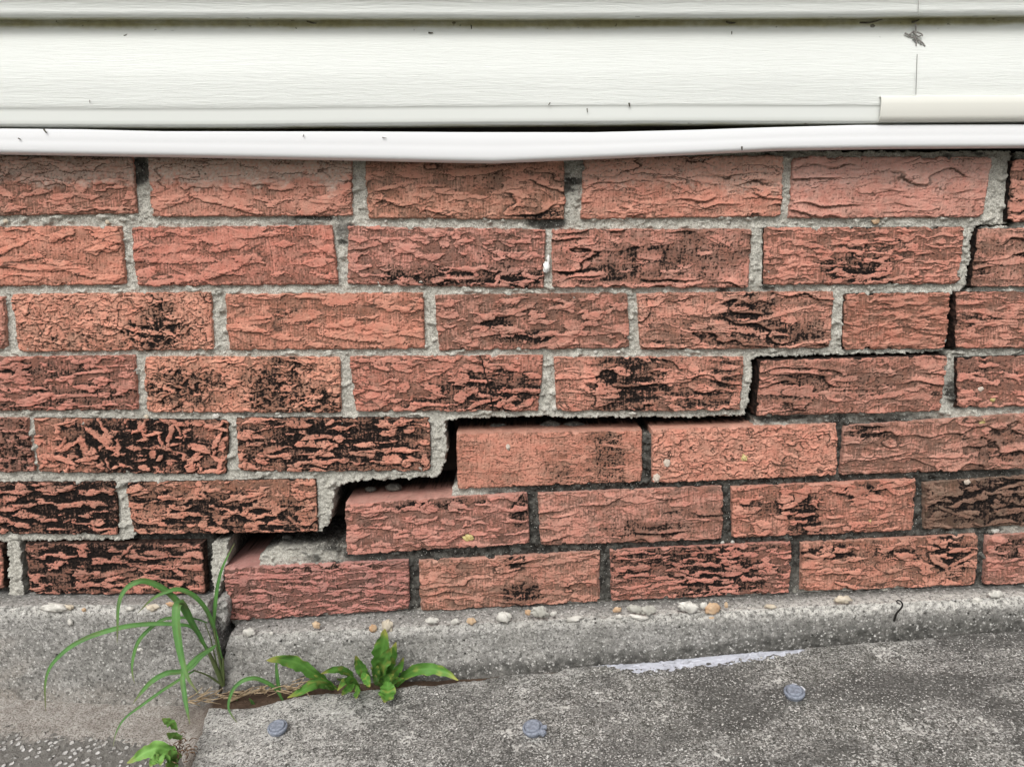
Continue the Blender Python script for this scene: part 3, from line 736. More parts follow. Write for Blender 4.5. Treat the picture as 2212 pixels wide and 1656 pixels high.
def mortar_sheet(poly, sec, step=2.0, y0=.0038, seed=3, wig=4.2, depth=.085, amp=1.0, extra_dark=0, thing_=None, hide=True, name='mortar', yfun=None):
    p = np.array(poly, float)
    x0, x1 = p[:, 0].min() - 4, p[:, 0].max() + 4; z0, z1 = p[:, 1].min() - 4, p[:, 1].max() + 4
    gx = np.arange(x0, x1, step); gy = np.arange(z0, z1, step)
    PX, PY = np.meshgrid(gx, gy)
    cx = (PX[:-1, :-1] + PX[1:, 1:]) / 2; cy = (PY[:-1, :-1] + PY[1:, 1:]) / 2
    keep = inpoly(cx + wig * (fbm(cx / 16, cy / 16, seed) + .6 * noise(cx / 5, cy / 5, seed + 9)), cy + wig * (fbm(cx / 16, cy / 16, seed + 1) + .5 * noise(cx / 4, cy / 4, seed + 8)), poly)
    if hide:
        for k, b_ in BR.items():
            q = np.array(b_['q'], float); c = q.mean(0); s = q.copy()
            hw = abs(q[1, 0] - q[0, 0]) / 2; hh = abs(q[3, 1] - q[0, 1]) / 2
            s[:, 0] = c[0] + (q[:, 0] - c[0]) * (1 - 11 / hw); s[:, 1] = c[1] + (q[:, 1] - c[1]) * (1 - 11 / hh)
            xs0, xs1, ys0, ys1 = s[:, 0].min(), s[:, 0].max(), s[:, 1].min(), s[:, 1].max()
            ii = np.where((gy[:-1] > ys0 - 2) & (gy[:-1] < ys1 + 2))[0]; jj = np.where((gx[:-1] > xs0 - 2) & (gx[:-1] < xs1 + 2))[0]
            if len(ii) and len(jj):
                sl = np.s_[ii[0]:ii[-1] + 1, jj[0]:jj[-1] + 1]
                keep[sl] &= ~inpoly(cx[sl], cy[sl], s)
    # jitter the lattice a little so that broken edges are not stepped
    JX = PX + step * .55 * noise(PX / 3.1, PY / 3.1, seed + 20); JY = PY + step * .55 * noise(PX / 3.1 + 9, PY / 3.1, seed + 21)
    y = y0 - (.0011 * amp * fbm(PX / 18, PY / 18, seed + 2, 3) + .0007 * amp * noise(PX / 5, PY / 5, seed + 3) + .00045 * amp * noise(PX / 2.4, PY / 2.4, seed + 4) + .0009 * amp * smooth(.35, .5, noise(PX / 11, PY / 9, seed + 5)) + .0034 * amp * smooth(.20, .60, fbm(PX / 30, PY / 22, seed + 6, 3)))
    if yfun is not None: y = y + yfun(PX, PY)
    X, Z = unproj(JX, JY, y0)
    V = np.stack([X, y, Z], -1).reshape(-1, 3)
    nc = len(gx); i = np.arange(len(gy) * nc).reshape(len(gy), nc)
    q = np.stack([i[:-1, :-1], i[1:, :-1], i[1:, 1:], i[:-1, 1:]], -1)[keep]
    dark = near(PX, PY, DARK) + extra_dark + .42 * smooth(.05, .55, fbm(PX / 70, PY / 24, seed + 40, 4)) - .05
    # boundary edges -> walls to the back
    kp = np.pad(keep, 1)
    core = kp[1:-1, 1:-1]
    ed = []
    for (sl, a, b_) in ((kp[:-2, 1:-1], i[:-1, :-1], i[:-1, 1:]), (kp[2:, 1:-1], i[1:, 1:], i[1:, :-1]), (kp[1:-1, :-2], i[1:, :-1], i[:-1, :-1]), (kp[1:-1, 2:], i[:-1, 1:], i[1:, 1:])):
        m = core & ~sl
        ed.append(np.stack([a[m], b_[m]], -1))
    ed = np.concatenate(ed)
    n0 = len(V)
    allq = [q]; VV = [V]; DD = [dark.ravel()]
    prevmap = None
    # broken faces: the ragged front line calms down with depth and gets lumps of its own
    SV = V.copy()
    bi = np.unique(ed)
    for _ in range(7):
        acc = np.zeros_like(SV); cnt = np.zeros(len(SV))
        for p_, q_ in ((0, 1), (1, 0)):
            np.add.at(acc, ed[:, p_], SV[ed[:, q_]]); np.add.at(cnt, ed[:, p_], 1)
        SV[bi] = .4 * SV[bi] + .6 * acc[bi] / cnt[bi][:, None]
    fx_, fz_ = JX.ravel(), JY.ravel()
    layers = [d_ for d_ in (.0012, .003, .0055, .009, .0135, .019, .026, .036, .05) if d_ < depth] + [depth]
    for s_, dd in enumerate(layers):
        kk = min(1.0, dd / .007)
        VB = V * (1 - kk) + SV * kk; VB[:, 1] = y0 + dd
        t1, t2 = fx_ + fz_, dd * 2000.0
        VB[:, 0] += .0013 * fbm(t1 / 14, t2 / 12 + fz_ * .02, seed + 31, 3) + .0006 * noise(t1 / 3, t2 / 3, seed + 33)
        VB[:, 2] += .0013 * fbm(t1 / 14 + 7, t2 / 12 + fx_ * .02, seed + 32, 3) + .0006 * noise(t1 / 3 + 5, t2 / 3, seed + 34)
        VV.append(VB); DD.append(dark.ravel() * .5 + .15 + .75 * min(1, dd / .045))  # broken faces darken with depth, crack shade put into the colour
        allq.append(np.stack([ed[:, 0] + s_ * n0, ed[:, 1] + s_ * n0, ed[:, 1] + (s_ + 1) * n0, ed[:, 0] + (s_ + 1) * n0], -1))
    V = np.concatenate(VV); D = np.concatenate(DD); Q = np.concatenate(allq)
    used = np.unique(Q); remap = np.zeros(len(V), np.int64); remap[used] = np.arange(len(used))
    return V[used], remap[Q], D[used]

UPOLY = [(-330, 328), (2181, 328), (2182, 400), (2173, 484), (2106, 485), (2099, 497), (2084, 615), (2076, 626), (2049, 634), (2037, 750), (2036, 759), (1820, 765), (1632, 770), (1624, 778), (1622, 820), (1617, 860), (1608, 896), (1490, 900), (1205, 901), (1191, 897),
         (966, 904), (960, 908), (964, 950), (963, 985), (950, 1026), (945, 1029), (833, 1035), (763, 1038), (729, 1051), (719, 1058), (721, 1070), (713, 1126), (694, 1146), (684, 1146), (680, 1138), (296, 1143), (287, 1164), (0, 1168), (-330, 1170)]
LPOLY = [(2190, 330), (2700, 330), (2700, 1290), (2211, 1268), (1705, 1290), (1297, 1310), (884, 1328), (505, 1350), (499, 1335), (489, 1240), (500, 1232), (560, 1226), (562, 1198), (600, 1183), (680, 1181), (755, 1180), (752, 1100), (757, 1098), (975, 1082), (977, 1052), (994, 1046),
         (994, 948), (1395, 939), (1632, 925), (1627, 905), (1642, 898), (1649, 790), (2038, 776), (2051, 764), (2054, 758), (2070, 753), (2078, 640), (2086, 632), (2094, 623), (2109, 616), (2125, 500), (2118, 490), (2184, 490), (2190, 480), (2202, 352)]
bu = Buf()
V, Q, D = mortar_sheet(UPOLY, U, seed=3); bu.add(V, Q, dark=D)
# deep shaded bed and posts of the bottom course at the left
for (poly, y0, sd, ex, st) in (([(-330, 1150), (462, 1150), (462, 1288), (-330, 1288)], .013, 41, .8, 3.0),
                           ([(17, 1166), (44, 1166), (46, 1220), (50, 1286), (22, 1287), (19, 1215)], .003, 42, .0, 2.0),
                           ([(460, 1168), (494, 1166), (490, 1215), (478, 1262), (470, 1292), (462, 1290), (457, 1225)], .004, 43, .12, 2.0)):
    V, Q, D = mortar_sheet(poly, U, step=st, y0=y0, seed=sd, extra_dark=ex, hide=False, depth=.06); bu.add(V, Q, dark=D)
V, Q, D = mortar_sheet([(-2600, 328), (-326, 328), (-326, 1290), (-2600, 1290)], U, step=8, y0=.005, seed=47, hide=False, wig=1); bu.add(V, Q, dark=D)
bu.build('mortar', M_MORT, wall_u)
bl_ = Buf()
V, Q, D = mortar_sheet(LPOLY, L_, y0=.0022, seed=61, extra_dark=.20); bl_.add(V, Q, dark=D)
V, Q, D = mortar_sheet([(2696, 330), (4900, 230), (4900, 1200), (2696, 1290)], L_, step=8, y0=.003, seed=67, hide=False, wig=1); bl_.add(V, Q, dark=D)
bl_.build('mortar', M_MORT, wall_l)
# inner leaf seen only as darkness in the cracks
b = Buf(); b.add(*boxm(XL, XR, .098, .2, -.15, float(zt) + .003)); b.build('inner_leaf', M_BACK, wall_u, sm=False)

for (poly, y0, sd) in (([(1000, 938), (1000, 896), (1200, 894), (1640, 892), (1640, 926)], .040, 161), ([(760, 1078), (760, 1030), (985, 1022), (985, 1070)], .052, 163), ([(500, 1222), (500, 1160), (760, 1140), (760, 1200)], .060, 165)):
    pass
# rubble of mortar lying in the open joint
def lump(c, r, seed, sq=(1, 1, 1), n=14, rough=.25):
    th = np.linspace(0, np.pi, n)[:, None]; ph = np.linspace(0, 2 * np.pi, 2 * n)[None, :]
    d = np.stack([np.sin(th) * np.cos(ph), np.sin(th) * np.sin(ph), np.cos(th) + 0 * ph], -1)
    k = 1 + rough * (noise(d[..., 0] * 2.0 + d[..., 2] * 1.3 + seed * 3.1, d[..., 1] * 2.0 - d[..., 2] * .7, seed) + .5 * noise(d[..., 0] * 5 + d[..., 2] * 3, d[..., 1] * 5 + seed, seed + 1))
    k[:, -1] = k[:, 0]; k[0, :] = k[0, 0]; k[-1, :] = k[-1, 0]
    v = d * k[..., None] * r * np.array(sq) + np.array(c)
    return v.reshape(-1, 3), grid_quads(n, 2 * n)
b = Buf()
rb = random.Random(5)
for (px, py, r) in ((1075, 922, .006), (1100, 926, .004), (1240, 921, .008), (1262, 924, .006), (1190, 918, .007), (1300, 925, .003), (1360, 921, .004), (1420, 919, .005), (1150, 926, .003), (800, 1056, .004), (850, 1052, .006), (620, 1160, .004)):
    c = W(px, py, .03); v, q = lump(c, r, rb.randint(0, 999), (1.5, 1, .7), 10); b.add(v, q, dark=np.full(len(v), .62))
o = b.build('mortar_crumbs', M_MORT, wall_l)

edge_pts = np.array([(451, 1521), (492, 1527.6), (549, 1523.5), (623, 1505.7), (678, 1495), (732, 1493), (801, 1485), (853, 1482.6), (896, 1475.7), (932, 1478), (995, 1467.5), (1036, 1464.8), (1096, 1452), (1200, 1449.7), (1222, 1439), (1296, 1432), (1419, 1425), (1528, 1413), (1638, 1403.8), (1702, 1400.5), (1798, 1389.6), (1907, 1382.8), (1948, 1380), (2016, 1373), (2098, 1365), (2211, 1358)], float)
YE = -.036
YEs = np.interp(edge_pts[:, 0], [451, 720, 1000, 1250], [-.056, -.052, -.045, -.038])
ex_, ez_ = unproj(edge_pts[:, 0], edge_pts[:, 1], YEs)
pf = np.polyfit(ex_, ez_, 1)
SLOPE_Y = .015
def slab_z(x, y): return pf[0] * x + pf[1] + SLOPE_Y * (y - YE)
# ------------------------------------------------------------------ footing (two pieces parted by the crack)
def footing(name, xs, ztop, zfront, yf, x_edge, edge_side, seed, label, zbot=-.16):
    """profile: back of ledge -> front arris -> face down"""
    nl, nf = 26, 170
    xs = np.asarray(xs)
    rows = []
    for k in range(nl):
        t = k / (nl - 1)
        rows.append(('l', t))
    for k in range(1, nf):
        rows.append(('f', k / (nf - 1)))
    V = np.zeros((len(rows), len(xs), 3)); mk = np.zeros((len(rows), len(xs), 3))
    zt_, zf_ = ztop(xs), zfront(xs)
    for r, (kind, t) in enumerate(rows):
        if kind == 'l':
            y = .02 + (yf - .02) * t; tt = np.clip((.004 - y) / (.004 - yf), 0, 1)
            z = zt_ + (zf_ - zt_) * tt ** 1.3
            y = np.full_like(xs, y)
        else:
            z = zf_ + (zbot - zf_) * t ** 1.25; dz = zf_ - z
            y = yf - .0035 * smooth(0, .010, dz) - .004 * smooth(0, .1, dz); 
        V[r] = np.stack([xs, y, z], -1)
    XX, YY, ZZ = V[..., 0], V[..., 1], V[..., 2]
    dist = np.cumsum(np.concatenate([np.zeros((1, len(xs))), np.sqrt(np.diff(YY, axis=0) ** 2 + np.diff(ZZ, axis=0) ** 2)]), 0) * 1000
    mm = XX * 1000
    bump_ = .9 * fbm(mm / 28, dist / 22, seed, 4) + .35 * noise(mm / 3.2, dist / 3, seed + 4) + .22 * noise(mm / 1.6, dist / 1.6, seed + 5)
    pit = smooth(.42, .62, noise(mm / 6, dist / 5, seed + 6)); bump_ -= .7 * pit
    dfront = ZZ - zf_[None, :]
    isl = np.array([1.0 if k == 'l' else 0.0 for k, _ in rows])[:, None]
    band = np.exp(-((dist - dist[nl - 1]) / 9.0) ** 2)
    V[..., 1] -= (bump_ * (1 - .6 * isl) + 1.6 * band * fbm(mm / 9, dist / 7, seed + 8, 3)) / 1000
    V[..., 2] += (bump_ * isl + 1.2 * band * noise(mm / 7, dist / 9, seed + 9)) / 1000
    V[:, :, 2] += 0
    return V, mk, dist, nl, mm, band, isl, rows

def footing_build(name, label, xs, ztop, zfront, yf, edge_fn, edge_at, seed, mask_fn):
    V, mk, dist, nl, mm, band, isl, rows = footing(name, xs, ztop, zfront, yf, None, None, seed, label)
    # ragged crack edge: pull columns next to the crack onto the edge line
    ex = edge_fn(V[..., 2])
    x_end = xs[0] if edge_at == 'left' else xs[-1]
    fall = np.exp(-np.abs(xs - x_end) / .012)[None, :]
    V[..., 0] += (ex - x_end) * fall
    mk = mask_fn(V, dist, mm, band, isl, nl)
    R, C = V.shape[:2]
    b = Buf()
    b.add(V, grid_quads(R, C)[:, ::-1], mask=mk.reshape(-1, 3))
    col = V[:, 0] if edge_at == 'left' else V[:, -1]
    mc = mk[:, 0] if edge_at == 'left' else mk[:, -1]
    lay = [col]; ml = [mc]
    for dd in (.006, .02, .05, .12):
        c2 = col.copy(); c2[:, 1] = np.maximum(col[:, 1], -.03) + dd
        c2[:, 0] += .0022 * fbm(col[:, 2] * 70, c2[:, 1] * 90, seed + 80, 3)
        c2[:, 2] = np.where(isl[:, 0] > 0, col[:, 2], col[:, 2]); lay.append(c2)
        m2 = mc.copy(); m2[:, 2] = .5; ml.append(m2)
    lay = np.array(lay); q = grid_quads(len(lay), R)
    b.add(lay.reshape(-1, 3), q if edge_at == 'left' else q[:, ::-1], mask=np.array(ml).reshape(-1, 3))
    t = thing(name, label, 'footing', (float(x_end), yf, 0.0))
    b.build('concrete', M_FOOT, t, (float(x_end), yf, 0.0))
    return t

def zline(pts, y):
    p = np.array(pts, float); X, Z = unproj(p[:, 0], p[:, 1], y)
    def f(x):
        z = np.interp(x, X, Z)
        sl1 = (Z[-1] - Z[-2]) / (X[-1] - X[-2])
        return np.where(x > X[-1], Z[-1] + (x - X[-1]) * sl1, z)
    return f
def edgeline(pts, y):
    p = np.array(pts, float); X, Z = unproj(p[:, 0], p[:, 1], y); o = np.argsort(Z)
    return lambda z: np.interp(z, Z[o], X[o]) + .0008 * noise(z * 260, z * 0 + 3, 5) + .0012 * noise(z * 90, z * 0 + 8, 5)

YF = -.026
r_top = zline([(495, 1342), (700, 1329), (884, 1318), (1297, 1300), (1705, 1281), (2107, 1264), (2211, 1261)], 0)
r_front = zline([(500, 1372), (760, 1359), (900, 1353), (1150, 1341), (1487, 1324), (1760, 1310), (2000, 1298), (2211, 1288)], YF)
r_edge = edgeline([(494, 1340), (500, 1362), (489, 1400), (486, 1440), (484, 1490), (482, 1540)], YF)
xs0 = float(unproj(488, 1420, YF)[0])
xs = np.concatenate([np.arange(xs0, .62, .0011), np.arange(.63, XR, .012)])
def m_right(V, dist, mm, band, isl, nl):
    X = V[..., 0]; d = dist - dist[nl - 1]
    xr = smooth(-.1, .45, X)
    nz = fbm(mm / 30, dist / 25, 301, 4)
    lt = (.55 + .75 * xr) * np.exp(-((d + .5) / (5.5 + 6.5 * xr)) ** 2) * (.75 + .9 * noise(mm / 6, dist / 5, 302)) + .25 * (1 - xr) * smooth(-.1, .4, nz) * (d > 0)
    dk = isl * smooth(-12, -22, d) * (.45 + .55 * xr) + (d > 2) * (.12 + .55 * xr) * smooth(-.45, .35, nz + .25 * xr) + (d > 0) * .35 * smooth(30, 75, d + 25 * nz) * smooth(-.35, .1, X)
    dk = dk + .75 * (1 - smooth(.001, .013, V[..., 2] - slab_z(X, -.034) + .004 * nz)) * (d > 2)  # foot of the face darker by the slab: painted shadow and dirt
    br = .0 * X
    return np.clip(np.stack([lt, br, dk], -1), 0, 1)
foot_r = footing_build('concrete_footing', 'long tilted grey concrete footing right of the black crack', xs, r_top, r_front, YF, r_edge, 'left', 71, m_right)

l_top = zline([(-60, 1287), (450, 1286)], 0); l_front = zline([(-60, 1312), (200, 1306), (450, 1304)], YF)
l_edge = edgeline([(447, 1300), (451, 1330), (466, 1372), (478, 1400), (480, 1440), (479, 1490), (478, 1540)], YF)
xl0 = float(unproj(470, 1420, YF)[0])
xsl = np.concatenate([np.arange(XL, -.52, .012), np.arange(-.515, xl0, .0011), [xl0]])
def m_left(V, dist, mm, band, isl, nl):
    X = V[..., 0]; d = dist - dist[nl - 1]
    nz = fbm(mm / 30, dist / 25, 311, 4)
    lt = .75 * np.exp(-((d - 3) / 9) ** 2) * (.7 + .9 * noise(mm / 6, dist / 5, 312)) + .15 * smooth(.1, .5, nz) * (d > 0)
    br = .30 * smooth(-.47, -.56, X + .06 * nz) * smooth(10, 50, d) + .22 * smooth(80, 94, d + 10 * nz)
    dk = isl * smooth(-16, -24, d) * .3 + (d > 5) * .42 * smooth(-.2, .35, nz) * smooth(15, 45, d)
    return np.clip(np.stack([lt, br, dk], -1), 0, 1)
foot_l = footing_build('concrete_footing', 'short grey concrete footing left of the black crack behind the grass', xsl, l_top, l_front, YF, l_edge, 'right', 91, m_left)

# broken lump wedged in the crack under the wall
V, Q, D = mortar_sheet([(454, 1318), (462, 1302), (480, 1297), (491, 1302), (493, 1328), (487, 1352), (478, 1374), (469, 1378), (459, 1350)], U, step=2, y0=-.014, seed=141, hide=False, depth=.05, amp=2.0, wig=2)
b = Buf(); b.add(V, Q, mask=np.stack([np.full(len(V), .28), 0 * D, 0 * D], -1)); c0 = W(475, 1340, -.014)
o = b.build('concrete_lump', M_FOOT, None, c0); o.location = c0
tag(o, 'broken grey concrete lump wedged in the footing crack beside the grass', 'concrete lump')

# pebbles cast into the top of the footing
M_PEB = [mat_plain('white_quartz', (.44, .43, .39), (.66, .64, .59), 160, .9), mat_plain('tan_pebble', (.48, .41, .31), (.60, .54, .44), 90, .6), mat_plain('orange_pebble', (.46, .28, .16), (.56, .42, .28), 90, .55), mat_plain('grey_pebble', (.36, .35, .31), (.46, .45, .40), 90, .6)]
def pebble(px, py, wpx, hpx, m, t, origin, Y=-.030, seed=0, ang=0.0, name='pebble'):
    r = wpx / 2 / 2350; c = W(px, py, Y + .0006)
    v, q = lump((0, 0, 0), 1, seed, (r, r * .30, hpx / 2 / 2150), 14, .55)
    ca, sa = math.cos(ang), math.sin(ang)
    v = np.stack([v[:, 0] * ca - v[:, 2] * sa, v[:, 1], v[:, 0] * sa + v[:, 2] * ca], -1) + np.array(c)
    b = Buf(); b.add(v, q); b.build(name, M_PEB[m], t, origin)
oR = (float(xs0), YF, 0.0); oL = (float(xl0), YF, 0.0)
for k, (px, py, w_, h_, m) in enumerate([(1088, 1333, 34, 24, 0), (1166, 1321, 40, 24, 3), (1140, 1322, 14, 12, 2), (1017, 1341, 19, 15, 2), (984, 1341, 18, 12, 0), (932, 1340, 28, 14, 0), (836, 1351, 24, 28, 1), (805, 1357, 17, 18, 2), (683, 1349, 17, 15, 2), (538, 1365, 26, 17, 0), (586, 1367, 9, 8, 0),
                                         (1487, 1311, 50, 21, 0), (1519, 1307, 15, 14, 0), (1538, 1314, 34, 24, 2), (1535, 1336, 14, 10, 2), (1372, 1314, 34, 16, 3), (1400, 1317, 34, 20, 3), (1568, 1306, 8, 13, 2), (1333, 1316, 18, 12, 2), (1337, 1331, 18, 10, 0), (1240, 1336, 34, 12, 0), (1380, 1332, 42, 9, 0), (1195, 1325, 13, 10, 0),
                                         (1700, 1314, 26, 13, 0), (1739, 1318, 20, 12, 0), (1780, 1305, 38, 16, 0), (1820, 1294, 34, 16, 1), (1875, 1297, 38, 17, 0), (1625, 1317, 26, 12, 0), (1664, 1309, 26, 10, 1), (1950, 1290, 34, 14, 0), (2020, 1290, 32, 13, 0), (2150, 1283, 30, 17, 0), (2180, 1288, 22, 10, 0), (2110, 1296, 26, 11, 0), (1803, 1336, 12, 22, 2), (1901, 1346, 9, 8, 0), (1910, 1341, 8, 6, 0), (1903, 1354, 14, 8, 0)]):
    if k in (23, 24, 25, 27, 28, 30, 31, 33): continue
    yy = YF - .0018 if py > 1332 or px < 1600 else YF - .0006
    pebble(px, py, w_, h_, m, foot_r, oR, yy, 500 + k, random.uniform(-.2, .2))
for k, (px, py, w_, h_, m) in enumerate([(120, 1312, 66, 17, 0), (147, 1311, 22, 11, 1), (181, 1316, 9, 8, 2), (281, 1314, 18, 9, 0), (370, 1304, 22, 9, 2), (328, 1312, 28, 14, 1), (152, 1343, 11, 15, 0), (302, 1402, 18, 8, 0)]):
    pebble(px, py, w_, h_, m, foot_l, oL, YF - (.0035 if py < 1330 else .0058), 700 + k, random.uniform(-.1, .1))

# ------------------------------------------------------------------ slab, pavement, soil, ground
def on_slab(px, py, dz=0.0):
    u = (px - 1105.5) / FOC; v = (py - 828.0) / FOC
    d = np.array((u, CP - v * SP, -SP - v * CP)); o_ = np.array((0, -DIST, CAMZ))
    # z = a x + b + s (y-YE)
    num = pf[1] + dz + SLOPE_Y * (o_[1] - YE) - o_[2] + pf[0] * o_[0]
    t = num / (d[2] - pf[0] * d[0] - SLOPE_Y * d[1])
    return o_ + d * t
eb = np.array([on_slab(a, b_) for a, b_ in edge_pts])
eyb = np.minimum(eb[:, 1], -.0345)
print('slab edge Y', eb[:, 1].round(3))
sx0 = eb[0, 0]
sxs = np.concatenate([np.arange(sx0, .62, .0012), np.arange(.63, 3.0, .02)])
dss = np.concatenate([np.arange(0, .24, .0012), np.arange(.25, 2.4, .03)])
Xs, Ds = np.meshgrid(sxs, dss)
back = np.interp(sxs, eb[:, 0], eyb)[None, :]
left_px = np.array([(451, 1521), (440, 1560), (425, 1600), (412, 1656)]); lft = np.array([on_slab(a, b_) for a, b_ in left_px])
Ys = back - Ds
lx = np.interp(-Ys, -lft[:, 1], lft[:, 0])
lx = lx + .003 * fbm(Ys * 60, Ys * 0 + 2, 402, 3)
Xs = Xs + (lx - sx0) * np.exp(-(Xs - sx0) / .05)
mmx, mmy = Xs * 1000, Ys * 1000
hz = .9 * fbm(mmx / 60, mmy / 50, 410, 4) + .40 * noise(mmx / 3.5, mmy / 3.5, 411) + .28 * noise(mmx / 1.8, mmy / 1.8, 412) + .8 * smooth(.35, .6, noise(mmx / 7, mmy / 6, 413))
hz -= 2.2 * np.exp(-Ds * 1000 / 2.2)
hz -= 2.5 * np.exp(-(Xs - lx) * 1000 / 5)
Zs = slab_z(Xs, Ys) + hz / 1000
lowf = fbm(mmx / 90, mmy / 60, 420, 4)
edge_l = np.maximum(np.exp(-Ds * 1000 / 16) * smooth(-.25, .2, noise(mmx / 30, mmy / 14, 421) + .15), .95 * np.exp(-(Ds * 1000 / 4.5) ** 2) * smooth(-.45, .1, noise(mmx / 18, mmy / 9, 422) + .2))
wleft = 1 - smooth(-.33, -.02, Xs - .8 * (Ds - .03))
lt = np.clip(.95 * wleft * (.75 + .5 * lowf) + .85 * edge_l * (.8 + .2 * wleft) + .28 * smooth(.15, .5, lowf), 0, 1)
# old pale paint along the edge
p0, p1 = on_slab(1275, 1440), on_slab(1735, 1402)
tt = np.clip((Xs - p0[0]) / (p1[0] - p0[0]), -.2, 1.2)
wid = .0005 + .018 * smooth(-.02, .25, tt) * (1 - .55 * smooth(.55, 1.02, tt)) * (1 + .25 * noise(mmx / 40, mmx * 0, 430))
pt = (1 - smooth(.75, 1.15, Ds / np.maximum(wid, 1e-4) + .45 * noise(mmx / 7, mmy / 5, 431) + .3 * noise(mmx / 2.5, mmy / 2.5, 432))) * smooth(-.03, .02, tt) * (1 - smooth(.97, 1.03, tt))
pt = np.clip(pt, 0, 1)
R, C = Xs.shape
b = Buf()
V = np.stack([Xs, Ys, Zs], -1); mk = np.stack([lt, pt, np.clip(smooth(-.1, .4, fbm(mmx / 120 + 9, mmy / 70, 425, 5)) * smooth(-.15, .25, Xs) + .5 * smooth(.05, .5, fbm(mmx / 60 + 3, mmy / 30, 426, 4)), 0, 1)], -1)
b.add(V, grid_quads(R, C)[:, ::-1], mask=mk.reshape(-1, 3))
def skirt(row, dep, outward, mrow, flip):
    lay = [row]
    for dd in (.004, .015, dep):
        r2 = row.copy(); r2[:, 2] -= dd; r2 += np.array(outward) * .0015 * (1 + fbm(row[:, 0] * 80 + row[:, 1] * 80, row[:, 2] * 0 + dd * 99, 440, 3))[:, None] * (1 if dd < .02 else 2)
        lay.append(r2)
    lay = np.array(lay); q = grid_quads(len(lay), lay.shape[1])
    m2 = np.tile(mrow[None], (len(lay), 1, 1)); m2[1:, :, 1] *= .6
    b.add(lay.reshape(-1, 3), q[:, ::-1] if flip else q, mask=m2.reshape(-1, 3))
skirt(V[0], .1, (0, .4, 0), mk[0], False); skirt(V[:, 0], .1, (-.4, 0, 0), mk[:, 0], True)
slab = structure(b.build('concrete_slab', M_SLAB))

# exposed aggregate pavement at the left
def pz(px, py, y): return float(unproj(px, py, y)[1])
za = pz(0, 1512, -.035); zb = pz(430, 1535, -.035)
xa, xb = float(unproj(0, 1512, -.035)[0]), float(unproj(430, 1535, -.035)[0])
pav = lambda x: za + (np.clip(x, -1.2, xb + .05) - xa) * (zb - za) / (xb - xa)
axs = np.concatenate([np.arange(-2.8, -.56, .04), np.arange(-.55, sx0 + .10, .0013)])
ays = np.concatenate([np.arange(-.015, -.26, -.0013), np.arange(-.27, -2.4, -.04)])
Xa, Ya = np.meshgrid(axs, ays); mx, my = Xa * 1000, Ya * 1000
hz = .8 * fbm(mx / 50, my / 40, 510, 4) + .45 * noise(mx / 3, my / 3, 511)
pv = noise(mx / 4.2, my / 5.2, 512); hz += 1.3 * smooth(.15, .4, pv)
Za = pav(Xa) - .003 + hz / 1000
so = np.clip(1 - smooth(.035, .115, -Ya + .02 * fbm(mx / 50, my / 40, 520, 3) - .10 * smooth(-.33, -.12, Xa)), 0, 1)
Va = np.stack([Xa, Ya, Za], -1)
b = Buf(); b.add(Va, grid_quads(*Xa.shape)[:, ::-1], mask=np.stack([so, so * 0, so * 0], -1).reshape(-1, 3)); structure(b.build('pavement', M_AGG))
# soil washed up against the footing and into the joint
gxs = np.arange(-.62, .10, .0014); gys = np.arange(-.015, -.125, -.0014)
Xg, Yg = np.meshgrid(gxs, gys); mx, my = Xg * 1000, Yg * 1000
dgap = -Yg - .026
ccx = float(unproj(440, 1520, -.05)[0])
mound = .0055 * np.exp(-(np.maximum(dgap, 0) / .045) ** 2) + .005 * np.exp(-((Xg - ccx) / .05) ** 2 - ((Yg + .055) / .04) ** 2)
bl = smooth(-.02, .015, Xg - sx0)
base = (pav(np.minimum(Xg, sx0)) - .004) * (1 - bl) + (slab_z(Xg, -.05) - .0085 - .006 * smooth(.12, .30, Xg - sx0)) * bl
Zg = base + mound + (.9 * fbm(mx / 22, my / 18, 530, 4) + .5 * noise(mx / 3, my / 3, 531) + .3 * noise(mx / 1.5, my / 1.5, 532)) / 1000 - .012 * smooth(.055, .10, dgap + .012 * fbm(mx / 40, my / 30, 533, 3))
dkm = np.clip(smooth(ccx - .06, ccx + .06, Xg) * (1 - smooth(.03, .06, dgap)) + .9 * smooth(sx0 - .01, sx0 + .02, Xg), 0, 1)
b = Buf(); b.add(np.stack([Xg, Yg, Zg], -1), grid_quads(*Xg.shape)[:, ::-1], mask=np.stack([dkm, 0 * dkm, 0 * dkm], -1).reshape(-1, 3)); structure(b.build('soil', M_SOIL))
M_GRASSY = mat_plain('lawn_ground', (.06, .085, .03), (.13, .13, .06), 6, 1.0, .1, .01)
b = Buf(); g_ = np.linspace(-60, 60, 25); GX, GY = np.meshgrid(g_, g_)
b.add(np.stack([GX, GY, np.full_like(GX, -.17)], -1), grid_quads(25, 25)); structure(b.build('ground', M_GRASSY))

